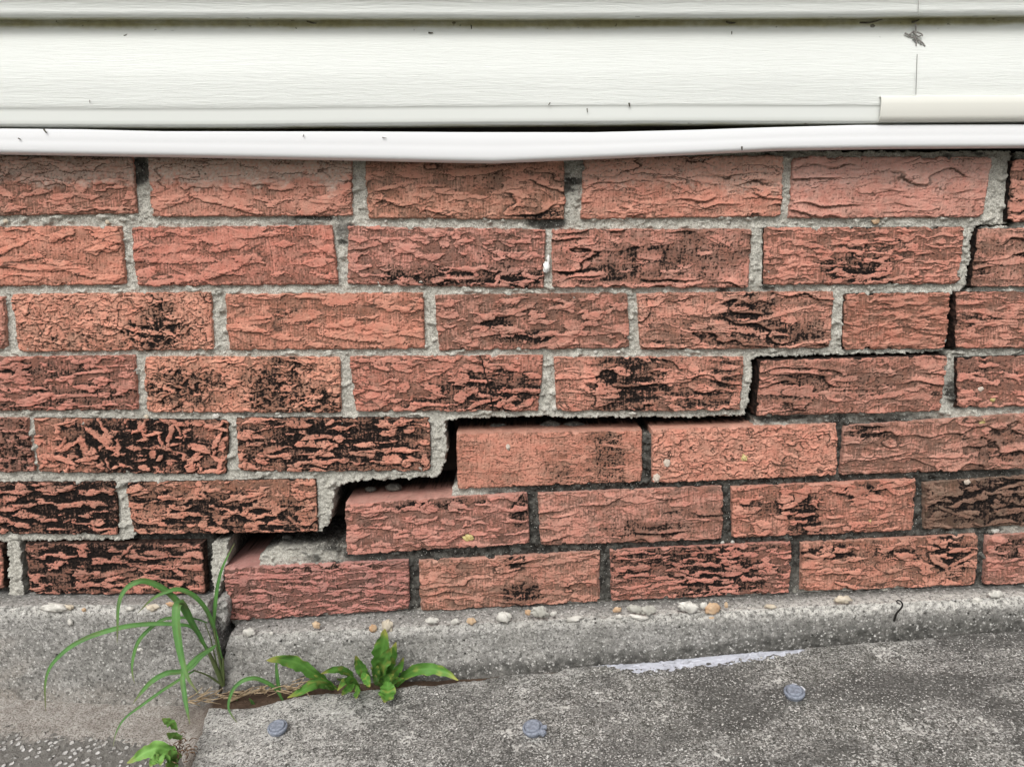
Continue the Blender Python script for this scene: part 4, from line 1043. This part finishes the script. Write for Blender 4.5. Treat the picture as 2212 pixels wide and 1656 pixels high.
# ------------------------------------------------------------------ plastic plugs in the slab
M_PLUG = mat_plain('blue_grey_plastic', (.15, .17, .21), (.29, .32, .38), 420, .65, .25, .0005)
M_PLUGW = mat_plain('pale_plastic', (.55, .58, .64), (.66, .68, .72), 150, .45, .4, .0003)
def lathe(prof, n=40, cap=True):
    v = []; q = []
    a = np.linspace(0, 2 * np.pi, n, endpoint=False)
    for (r, z) in prof: v.append(np.stack([r * np.cos(a), r * np.sin(a), np.full(n, z)], -1))
    v = np.concatenate(v); m = len(prof)
    for k in range(m - 1):
        i = np.arange(n) + k * n; j = np.roll(np.arange(n), -1) + k * n
        q.append(np.stack([i, j, j + n, i + n], -1))
    return v, np.concatenate(q)
slabn = Vector((-pf[0], -SLOPE_Y, 1)).normalized()
def plug(px, py, label, tilt, tabs):
    c = Vector(on_slab(px, py, .0026))
    t = thing('plastic_plug', label, 'plug', c, 'plastic plugs set in the slab')
    t.scale = (.88, .88, .88)
    t.rotation_mode = 'QUATERNION'
    t.rotation_quaternion = (slabn + Vector(tilt)).normalized().to_track_quat('Z', 'Y')
    v, q = lathe([(.0082, -.012), (.0086, -.001), (.0100, .0005), (.0105, .0018), (.0105, .0034), (.0100, .0043), (.0090, .0047), (.0085, .0045), (.0082, .0036)])
    b = Buf(); b.add(v, q); col_ = b.build('collar', M_PLUG, t)
    v, q = lathe([(.0080, .002), (.0080, .0052), (.0076, .0062), (.0066, .0066), (.0056, .0062), (.0040, .0061), (.0001, .0061)])
    b = Buf(); b.add(v, q); b.build('cap', M_PLUG, t)
    for (ang, w_, l_, mat) in tabs:
        v, q = boxm(.0095, .0095 + l_, -w_ / 2, w_ / 2, .0008, .0040)
        v = np.array(v); ca, sa = math.cos(ang), math.sin(ang)
        v = np.stack([v[:, 0] * ca - v[:, 1] * sa, v[:, 0] * sa + v[:, 1] * ca, v[:, 2]], -1)
        b = Buf(); b.add(v, q); ob = b.build('tab', mat, col_, sm=False)
        md = ob.modifiers.new('bevel', 'BEVEL'); md.width = .0006; md.segments = 2
plug(600, 1574, 'blue grey plastic plug in the slab below the left weeds, plain round cap', (.05, -.1, 0), [])
plug(1151, 1575, 'blue grey plastic plug with a side tab near the bottom centre of the slab', (-.06, -.12, 0), [(.15, .006, .006, M_PLUG), (.75, .004, .005, M_PLUG)])
plug(1715, 1498, 'blue grey plastic plug with a pale tab behind it, right side of the slab', (0, -.10, 0), [(1.9, .005, .0025, M_PLUGW), (1.05, .006, .0025, M_PLUGW)])

# ------------------------------------------------------------------ plants
M_GRASS = mat_leaf('grass_blade', (.052, .145, .034), (.085, .205, .048), (.12, .13, .05))
M_WEED = mat_leaf('weed_leaf', (.062, .165, .026), (.10, .235, .042), (.30, .30, .07))
M_STEM = mat_leaf('green_stem', (.10, .14, .05), (.14, .17, .07))
M_STRAW = mat_plain('dry_straw', (.30, .22, .13), (.46, .36, .24), 200, .8)
M_ROOT = mat_plain('dead_root', (.13, .075, .045), (.24, .15, .09), 200, .9)

def spline(pts, n):
    p = np.array(pts, float)
    d = np.concatenate([[0], np.cumsum(np.linalg.norm(np.diff(p, axis=0), axis=1))]); d /= d[-1]
    t = np.linspace(0, 1, n)
    # Catmull-Rom through the points
    ext = np.vstack([2 * p[0] - p[1], p, 2 * p[-1] - p[-2]])
    out = []
    for a in t:
        k = min(np.searchsorted(d, a, 'right') - 1, len(p) - 2); f = (a - d[k]) / (d[k + 1] - d[k] + 1e-9)
        p0, p1, p2, p3 = ext[k], ext[k + 1], ext[k + 2], ext[k + 3]
        out.append(.5 * ((2 * p1) + (-p0 + p2) * f + (2 * p0 - 5 * p1 + 4 * p2 - p3) * f * f + (-p0 + 3 * p1 - 3 * p2 + p3) * f ** 3))
    return np.array(out)

def ribbon(b, pts3, widths, fold=.25, wavy=0.0, seed=0, side_hint=None, nw=7, twist=0.0):
    """pts3: centreline (n,3); a leaf with a folded midrib and rippled margins"""
    n = len(pts3); T = np.gradient(pts3, axis=0); T /= np.linalg.norm(T, axis=1)[:, None] + 1e-9
    view = np.array((0, -1.0, .45)) if side_hint is None else np.array(side_hint, float)
    S = np.cross(T, view); S /= np.linalg.norm(S, axis=1)[:, None] + 1e-9
    Nn = np.cross(S, T)
    s = np.linspace(-1, 1, nw)
    t = np.linspace(0, 1, n)
    tw = twist * t
    S2 = S * np.cos(tw)[:, None] + Nn * np.sin(tw)[:, None]; N2 = -S * np.sin(tw)[:, None] + Nn * np.cos(tw)[:, None]
    w_ = np.asarray(widths)[:, None]
    rip = wavy * noise(t[:, None] * 7 + seed, s[None, :] * .8 + seed * .3, seed) * np.abs(s)[None, :]
    wmod = 1 + .5 * wavy * noise(t[:, None] * 11 + seed * 2, np.sign(s)[None, :] * 3.0 + 0 * t[:, None], seed + 3)
    V = pts3[:, None, :] + S2[:, None, :] * (s[None, :] * w_ / 2 * wmod)[..., None] + N2[:, None, :] * ((fold * np.abs(s)[None, :] ** 1.3 + rip) * w_ / 2)[..., None]
    rib = np.tile((np.abs(s) < .12).astype(float)[None, :] * .22, (n, 1)); tip = np.clip(np.tile(smooth(.80, 1, t)[:, None], (1, nw)) + .5 * smooth(.25, .5, noise(t[:, None] * 6 + seed, s[None, :] * 1.3 + seed, seed + 9)), 0, 1)
    b.add(V, grid_quads(n, nw), rib=rib.ravel(), tip=tip.ravel())

def tubepts(b, pts3, r0, r1, n=6, **at):
    pts3 = np.asarray(pts3); m = len(pts3); T = np.gradient(pts3, axis=0); T /= np.linalg.norm(T, axis=1)[:, None] + 1e-9
    up = np.array((.31, .2, .93)); S = np.cross(T, up); S /= np.linalg.norm(S, axis=1)[:, None] + 1e-9; Nn = np.cross(S, T)
    a = np.linspace(0, 2 * np.pi, n + 1); r = np.linspace(r0, r1, m)[:, None, None]
    V = pts3[:, None, :] + r * (S[:, None, :] * np.cos(a)[None, :, None] + Nn[:, None, :] * np.sin(a)[None, :, None])
    b.add(V, grid_quads(m, n + 1), **{k: np.full(m * (n + 1), v) for k, v in at.items()})

def path3(pts, ys, n=40):
    """photo points + distance from the wall -> smooth 3D line"""
    p = np.array([W(a, b_, y) for (a, b_), y in zip(pts, ys)])
    return spline(p, n)

def z4(l): return [(x * .26965, 1209.2 + y * .26965) for x, y in l]
def z5(l): return [(431.85 + x * .27333, 1209.2 + y * .27333) for x, y in l]

def wprof(n, wmax, base=.45, peak=.4, tip=.04):
    t = np.linspace(0, 1, n)
    return wmax * np.where(t < peak, base + (1 - base) * np.sin(np.clip(t / peak, 0, 1) * np.pi / 2), tip + (1 - tip) * np.cos(np.clip((t - peak) / (1 - peak), 0, 1) * np.pi / 2) ** .85)
def ylin(n, a, b_, pw=1.0): return [a + (b_ - a) * (k / (n - 1)) ** pw for k in range(n)]
PXM = 1 / 2000.0
base4 = W(483, 1478, -.034)
tuft = thing('grass_tuft', 'tall green grass tuft with long arching blades growing from the footing crack', 'grass', base4)
bb = Buf(); bs = Buf()
def blade(l, y0, y1, wz, peak=.35, base=.5, twist=0., pw=1.0, tip=.05):
    pts = z4(l); p = path3(pts, ylin(len(pts), y0, y1, pw), 46)
    ribbon(bb, p, wprof(46, wz * .74 * .26965 * PXM, base, peak, tip), .22, .05, int(abs(l[0][0]) + l[-1][1]), None, 5, twist)
blade([(1660, 720), (1600, 600), (1540, 500), (1490, 390), (1455, 345), (1418, 365), (1412, 480), (1430, 650), (1465, 820), (1510, 950), (1590, 1065)], -.05, -.115, 80, .5, .28)
blade([(1560, 560), (1490, 430), (1430, 335), (1320, 235), (1200, 175), (1120, 168), (1030, 210), (975, 280), (948, 380), (942, 520), (938, 665)], -.052, -.10, 58, .3, .5)
blade([(1780, 790), (1720, 560), (1650, 390), (1550, 280), (1430, 232), (1330, 255), (1220, 310), (1100, 425)], -.04, -.08, 46, .55, .3)
blade([(1745, 620), (1715, 540), (1722, 380), (1745, 200), (1785, 50), (1880, -140)], -.045, -.03, 38, .35, .4)
blade([(1650, 690), (1540, 540), (1420, 515), (1220, 508), (1000, 532), (780, 590), (620, 660), (500, 745), (400, 860), (362, 1000), (366, 1215)], -.05, -.11, 46, .5, .35)
blade([(1660, 500), (1560, 468), (1440, 460), (1320, 470), (1210, 540), (1110, 650), (1065, 790), (1060, 900), (1080, 990)], -.04, -.085, 38, .6, .25)
blade([(1720, 700), (1620, 770), (1530, 860), (1440, 890), (1330, 905), (1210, 975), (1110, 1085), (1065, 1150)], -.048, -.085, 50, .65, .35)
blade([(1730, 680), (1600, 760), (1510, 850), (1465, 930), (1480, 1080), (1500, 1200), (1522, 1315)], -.05, -.11, 50, .55, .4)
blade([(1560, 880), (1430, 960), (1290, 1050), (1150, 1150), (1000, 1265), (930, 1380), (905, 1500)], -.055, -.12, 30, .3, .5)
for l, ya, yb, r in (([(1785, 1000), (1740, 880), (1650, 700), (1560, 550)], -.034, -.052, .0024), ([(1788, 1000), (1770, 850), (1740, 700), (1715, 540)], -.034, -.046, .0017), ([(1790, 1000), (1790, 900), (1785, 780)], -.034, -.04, .0016), ([(1780, 1000), (1660, 920), (1550, 880)], -.036, -.056, .0012), ([(1775, 990), (1720, 860), (1660, 720), (1600, 640)], -.036, -.05, .0017), ([(1740, 860), (1690, 640), (1640, 500)], -.04, -.042, .0008)):
    pts = z4(l); p = path3(pts, ylin(len(pts), ya, yb), 20); tubepts(bs, p, r, r * .55, 7, rib=0, tip=0)
bb.build('blades', M_GRASS, tuft, base4); bs.build('stems', M_STEM, tuft, base4)

seed_b = W(610, 1512, -.05)
sd_t = thing('grass_seedling', 'small thin grass seedling with one arched blade in the slab joint', 'grass', seed_b)
bb = Buf()
for l, ya, yb, wz in (([(655, 1105), (600, 1015), (520, 960), (430, 930), (340, 950), (270, 1010), (235, 1090), (226, 1170), (262, 1240), (300, 1292)], -.05, -.085, 30), ([(640, 1095), (617, 960), (605, 850), (605, 738)], -.05, -.06, 28), ([(430, 1165), (415, 1120), (385, 1085)], -.05, -.06, 26), ([(300, 1130), (290, 1100), (275, 1040)], -.045, -.05, 16)):
    pts = z5(l); p = path3(pts, ylin(len(pts), ya, yb), 36); ribbon(bb, p, wprof(36, wz * .27333 * PXM, .5, .4), .3, .03, len(l), None, 5)
bb.build('blades', M_GRASS, sd_t, seed_b)

def weed(name, label, root, leaves, conv, mat=None):
    r0 = W(*root); t = thing(name, label, 'weed', r0)
    bl2 = Buf()
    for k, (l, y0, y1, wz, pk) in enumerate(leaves):
        pts = conv(l); p = path3(pts, ylin(len(pts), y0, y1), 40)
        ribbon(bl2, p, wprof(40, wz * .27 * PXM * random.uniform(.9, 1.05), .22, pk, .05), .34, .55, 17 + k * 3, None, 9, random.uniform(-.3, .3))
    bl2.build('leaves', mat or M_WEED, t, r0)
    return t
YW = -.040
weed('broadleaf_weed', 'low broadleaf weed sprawling leftward in the joint, its longest leaf yellowing', (712, 1490, YW), [
    ([(1060, 1005), (960, 930), (880, 880), (780, 815), (690, 790), (610, 782), (525, 790)], YW, -.075, 92, .65),
    ([(1210, 960), (1180, 895), (1110, 862), (1030, 868), (955, 895)], YW, -.07, 62, .5),
    ([(1060, 1020), (1000, 985), (930, 972), (860, 1000), (780, 1045), (690, 1085)], YW, -.085, 72, .5),
    ([(1330, 1005), (1315, 940), (1285, 870), (1255, 805), (1228, 752)], YW, -.062, 84, .6),
    ([(1260, 1000), (1200, 950), (1140, 960), (1085, 1030)], YW, -.075, 62, .5),
    ([(1280, 890), (1315, 940), (1345, 1000)], -.055, -.08, 66, .5),
    ([(1230, 990), (1245, 1040), (1238, 1092)], -.05, -.085, 66, .55),
    ([(1220, 975), (1165, 1025), (1120, 1068)], -.05, -.085, 56, .5),
    ([(1090, 1020), (1000, 960), (900, 905)], YW, -.055, 40, .5),
    ([(1150, 930), (1120, 935), (1080, 930)], YW, -.065, 40, .5),
    ([(1020, 1010), (940, 960), (860, 930)], YW, -.06, 44, .5),
    ([(1040, 1020), (1010, 1000), (1000, 990)], YW, -.07, 40, .5)], z5)
weed('broadleaf_weed', 'upright broadleaf weed with a tall pointed leaf and one long leaf to its right', (817, 1483, YW), [
    ([(1405, 985), (1412, 860), (1430, 750), (1452, 640), (1462, 542)], YW, -.058, 122, .62),
    ([(1440, 985), (1485, 860), (1525, 745), (1550, 645)], YW, -.06, 88, .55),
    ([(1412, 970), (1435, 850), (1480, 750), (1512, 690)], YW, -.075, 88, .5),
    ([(1480, 975), (1540, 890), (1585, 830), (1607, 765)], YW, -.068, 62, .4),
    ([(1550, 995), (1620, 910), (1720, 862), (1850, 860), (1950, 890), (2040, 948)], YW, -.066, 84, .55),
    ([(1480, 950), (1485, 1030), (1475, 1080), (1455, 1125)], -.055, -.09, 118, .5),
    ([(1400, 990), (1378, 900), (1352, 838)], YW, -.05, 34, .4),
    ([(1430, 985), (1470, 930), (1530, 895)], YW, -.075, 70, .5),
    ([(1390, 985), (1395, 900), (1405, 830)], YW, -.06, 66, .5),
    ([(1500, 990), (1560, 940), (1610, 930)], YW, -.06, 40, .5),
    ([(1440, 1000), (1400, 960), (1385, 900)], YW, -.08, 46, .5)], z5)
ZW = -.135
M_WEED2 = mat_leaf('pale_weed_leaf', (.12, .27, .05), (.19, .36, .09), (.28, .32, .10))
wd = weed('broadleaf_weed', 'small pale weed at the photo bottom beside dry brown roots', (390, 1630, ZW), [
    ([(1450, 1570), (1350, 1520), (1260, 1500), (1160, 1540), (1080, 1590), (1015, 1622)], ZW, -.155, 96, .45),
    ([(1450, 1580), (1390, 1570), (1320, 1590), (1290, 1640)], ZW, -.165, 84, .5),
    ([(1420, 1590), (1360, 1620), (1330, 1665)], ZW, -.17, 96, .5),
    ([(1450, 1430), (1400, 1395), (1335, 1380)], -.125, -.14, 72, .5),
    ([(1420, 1360), (1370, 1300), (1295, 1265)], -.118, -.13, 56, .55),
    ([(1440, 1590), (1420, 1620), (1430, 1665)], ZW, -.16, 46, .5),
    ([(1300, 1560), (1240, 1600), (1200, 1650)], -.15, -.165, 60, .5)], z4, M_WEED2)
# fibrous dead roots
r0 = W(398, 1620, -.13)
b = Buf(); rr = random.Random(12)
for k in range(46):
    cx, cy = 1450 + rr.gauss(0, 45), 1500 + rr.gauss(0, 55)
    a = rr.uniform(0, 6.28); L = rr.uniform(25, 75)
    l = [(cx, cy), (cx + L * .5 * math.cos(a), cy + L * .35 * math.sin(a) - 8), (cx + L * math.cos(a + .4), cy + L * .7 * math.sin(a + .4))]
    pts = z4(l); tubepts(b, path3(pts, [-.125 - (cy - 1500) / 5000, -.132 - (cy - 1500) / 5000, -.127 - (cy - 1500) / 5000], 10), .0005, .0003, 5)
o = b.build('dead_root_clump', M_ROOT, None, r0); o.location = r0
tag(o, 'tangle of dry brown roots on the soil above the bottom weed', 'dead roots')

def stickobj(name, label, cat, lists, conv, mat, r, group=None, seed=0):
    b = Buf(); first = None
    for (l, ys) in lists:
        pts = conv(l) if conv else l; p = path3(pts, ys, 24)
        if first is None: first = p[0]
        tubepts(b, p, r, r * .6, 7)
    o = b.build(name, mat, None, first); o.location = first
    tag(o, label, cat, group); return o
stickobj('dry_stem', 'thick tan dry stem lying in the joint left of the weeds', 'dry stem', [([(235, 1112), (330, 1070), (440, 1030), (545, 985)], [-.05, -.05, -.046, -.042])], z5, M_STRAW, .0016)
# straw litter
b = Buf(); rr = random.Random(31); first = W(600, 1505, -.045)
for k in range(80):
    cx = rr.uniform(-130, 860); cy = 1088 - cx * .105 + rr.gauss(0, 20); a = rr.gauss(-.2, .35); L = rr.uniform(30, 150)
    l = [(cx, cy), (cx + L * .5 * math.cos(a), cy + L * .5 * math.sin(a) + rr.gauss(0, 6)), (cx + L * math.cos(a), cy + L * math.sin(a))]
    y = rr.uniform(-.058, -.042); tubepts(b, path3(z5(l), [y, y - .003, y + .002], 10), rr.uniform(.0004, .0009), .0003, 5)
o = b.build('straw_litter', M_STRAW, None, first); o.location = first
o['kind'] = 'stuff'; tag(o, 'loose dry straw and thin stalks lying in the joint behind the slab', 'straw')
# stones in soil by the crack
wire_pts = [(1187, 478), (1205, 420), (1240, 380), (1252, 350), (1235, 322), (1205, 318), (1210, 335), (1232, 345)]
def z7(l): return [((1860 + x / 3.16) * .8637, (1400 + y / 3.16) * .8637) for x, y in l]
M_WIRE = mat_plain('black_wire', (.015, .014, .013), (.03, .028, .025), 200, .6)
stickobj('curled_wire', 'thin black curled wire sticking out of the footing top at right', 'wire', [(wire_pts, [-.031, -.034, -.037, -.040, -.042, -.043, -.044, -.043])], z7, M_WIRE, .0011)
# white blob of sealant on the mortar
M_SEAL = mat_plain('white_sealant', (.72, .72, .70), (.8, .8, .78), 120, .5)
v1, q1 = lump(tuple(W(1180, 577, -.001)), .0042, 77, (.75, .6, 1.25), 14, .35)
v2, q2 = lump(tuple(W(1184, 561, .0005)), .0022, 78, (.6, .6, 2.0), 12, .35)
b = Buf(); b.add(v1, q1); b.add(v2, q2); c0 = W(1180, 573, 0); o = b.build('sealant_blob', M_SEAL, None, c0); o.location = c0
tag(o, 'small white sealant blob stuck on the mortar between two bricks', 'sealant')
# pebbles in the mortar joints
def wpeb(px, py, w_, h_, m, t, k): pebble(px, py, w_, h_, m, t, (0, 0, 0), .001, 900 + k)
for k, (px, py, w_, h_, m) in enumerate([(1890, 478, 16, 11, 2), (467, 898, 15, 9, 0), (604, 898, 10, 6, 0), (316, 900, 10, 10, 1), (1198, 881, 12, 10, 0), (1287, 760, 8, 6, 0), (1335, 760, 9, 6, 0), (232, 480, 9, 8, 1), (12, 478, 10, 8, 1), (1905, 651, 10, 7, 0)]):
    wpeb(px, py, w_, h_, m, wall_u, k)
for k, (px, py, w_, h_, m) in enumerate([(2149, 1146, 18, 10, 0), (1582, 1170, 9, 7, 0), (2092, 1043, 13, 9, 0), (1560, 1171, 8, 7, 0)]):
    wpeb(px, py, w_, h_, m, wall_l, 30 + k)

M_PEB.append(mat_plain('yellow_lichen', (.42, .33, .10), (.58, .50, .26), 400, 1.0)); M_PEB.append(mat_plain('pale_lichen', (.48, .40, .33), (.60, .53, .46), 400, 1.0))
for k, (px, py, w_, h_, m) in enumerate([(1011, 1161, 24, 15, 4), (2121, 911, 15, 13, 4), (2143, 863, 11, 10, 4), (1878, 1131, 10, 17, 4), (1608, 988, 15, 14, 4), (1440, 1000, 15, 16, 5), (1418, 1032, 16, 17, 5), (2088, 1041, 14, 10, 5), (2118, 840, 12, 9, 5), (1097, 965, 10, 12, 5), (2222, 748, 14, 10, 5)]):
    pebble(px, py, w_, h_, m, wall_l, (0, 0, 0), -.0040, 960 + k, 0, 'lichen_spot')
# specks and dry bits stuck on the siding
M_SPECK = mat_plain('dark_speck', (.06, .055, .04), (.13, .12, .09), 300, .9)
def speck(px, py, L, a, r, par, Y=-.027, org=S0):
    p = [(px - L / 2 * math.cos(a), py - L / 2 * math.sin(a)), (px, py + L * .06), (px + L / 2 * math.cos(a), py + L / 2 * math.sin(a))]
    b = Buf(); tubepts(b, path3(p, [Y, Y - .0006, Y], 8), r, r * .5, 6); b.build('dirt_speck', M_SPECK, par, org)
for (px, py, L, a, r) in [(676, 49, 26, .15, .0010), (1578, 49, 22, .1, .0011), (1880, 46, 50, -.15, .0009), (1976, 46, 18, -.3, .0010)]:
    speck(px, py, L, a, r, siding, -.012)
for (px, py, L, a, r) in [(1018, 60, 9, 1.5, .0007), (930, 71, 9, 0, .0007), (1186, 225, 6, 2.2, .0006), (1268, 239, 8, 1.5, .0006), (1359, 227, 7, 1.4, .0009), (271, 76, 8, -.5, .0005), (640, 62, 5, .8, .0006), (1905, 86, 18, .8, .0005), (1580, 72, 6, 1.6, .0005), (194, 220, 6, 1.5, .0004)]:
    Y = -.0285 if py > 170 else (-.0125 if py < 66 else -.0145)
    speck(px, py, L, a, r, siding, Y)
for (px, py, L, a, r) in [(98, 284, 10, .9, .0009), (655, 294, 5, 1.9, .0005), (830, 298, 9, .1, .0004), (1602, 321, 7, 1.5, .0008), (42, 300, 4, .3, .0007)]:
    b = Buf(); p = [(px - L / 2 * math.cos(a), py - L / 2 * math.sin(a)), (px, py + .5), (px + L / 2 * math.cos(a), py + L / 2 * math.sin(a))]
    tubepts(b, path3(p, [-.0275, -.0282, -.0275], 8), r, r * .5, 6); b.build('dirt_speck', M_SPECK, bpy.data.objects['sill_trim'])
pts = [W(1984, -40, -.0285)] + [W(1983, y_, -.0285) for y_ in (-10, 10, 34)]
M_SEAM = mat_plain('grey_seam_line', (.26, .26, .25), (.36, .36, .34), 300, .9)  # for the thin grey line along the panel seam
b = Buf(); tubepts(b, spline(pts, 12), .00025, .00025, 5); b.build('seam_line', M_SEAM, siding, S0)
pts = [W(1981 - (y_ - 100) * .03, y_, yy) for y_, yy in ((118, -.0186), (134, -.0212), (152, -.0246), (162, -.0262), (190, -.0268), (205, -.0272))]
b = Buf(); tubepts(b, spline(pts, 16), .00028, .00028, 5); b.build('seam_line', M_SEAM, siding, S0)
def z3(l): return [(1433.8 + x * .3514, y * .3514) for x, y in l]
M_WEB = mat_plain('grey_debris', (.20, .19, .18), (.34, .33, .31), 300, .9)
Yd = -.0165
stickobj('debris_clump', 'grey tangle of dry bits caught on the upright siding seam', 'debris', [(l, [Yd] * len(l)) for l in ([(1480, 205), (1520, 228), (1550, 235)], [(1530, 225), (1548, 250), (1550, 285)], [(1550, 235), (1585, 262), (1605, 285)], [(1545, 150), (1548, 190), (1545, 230)], [(1530, 200), (1560, 225), (1590, 215)], [(1510, 215), (1530, 195), (1545, 200)], [(1555, 200), (1580, 210), (1590, 225)], [(1560, 250), (1575, 255), (1580, 275)])], z3, M_WEB, .0008)
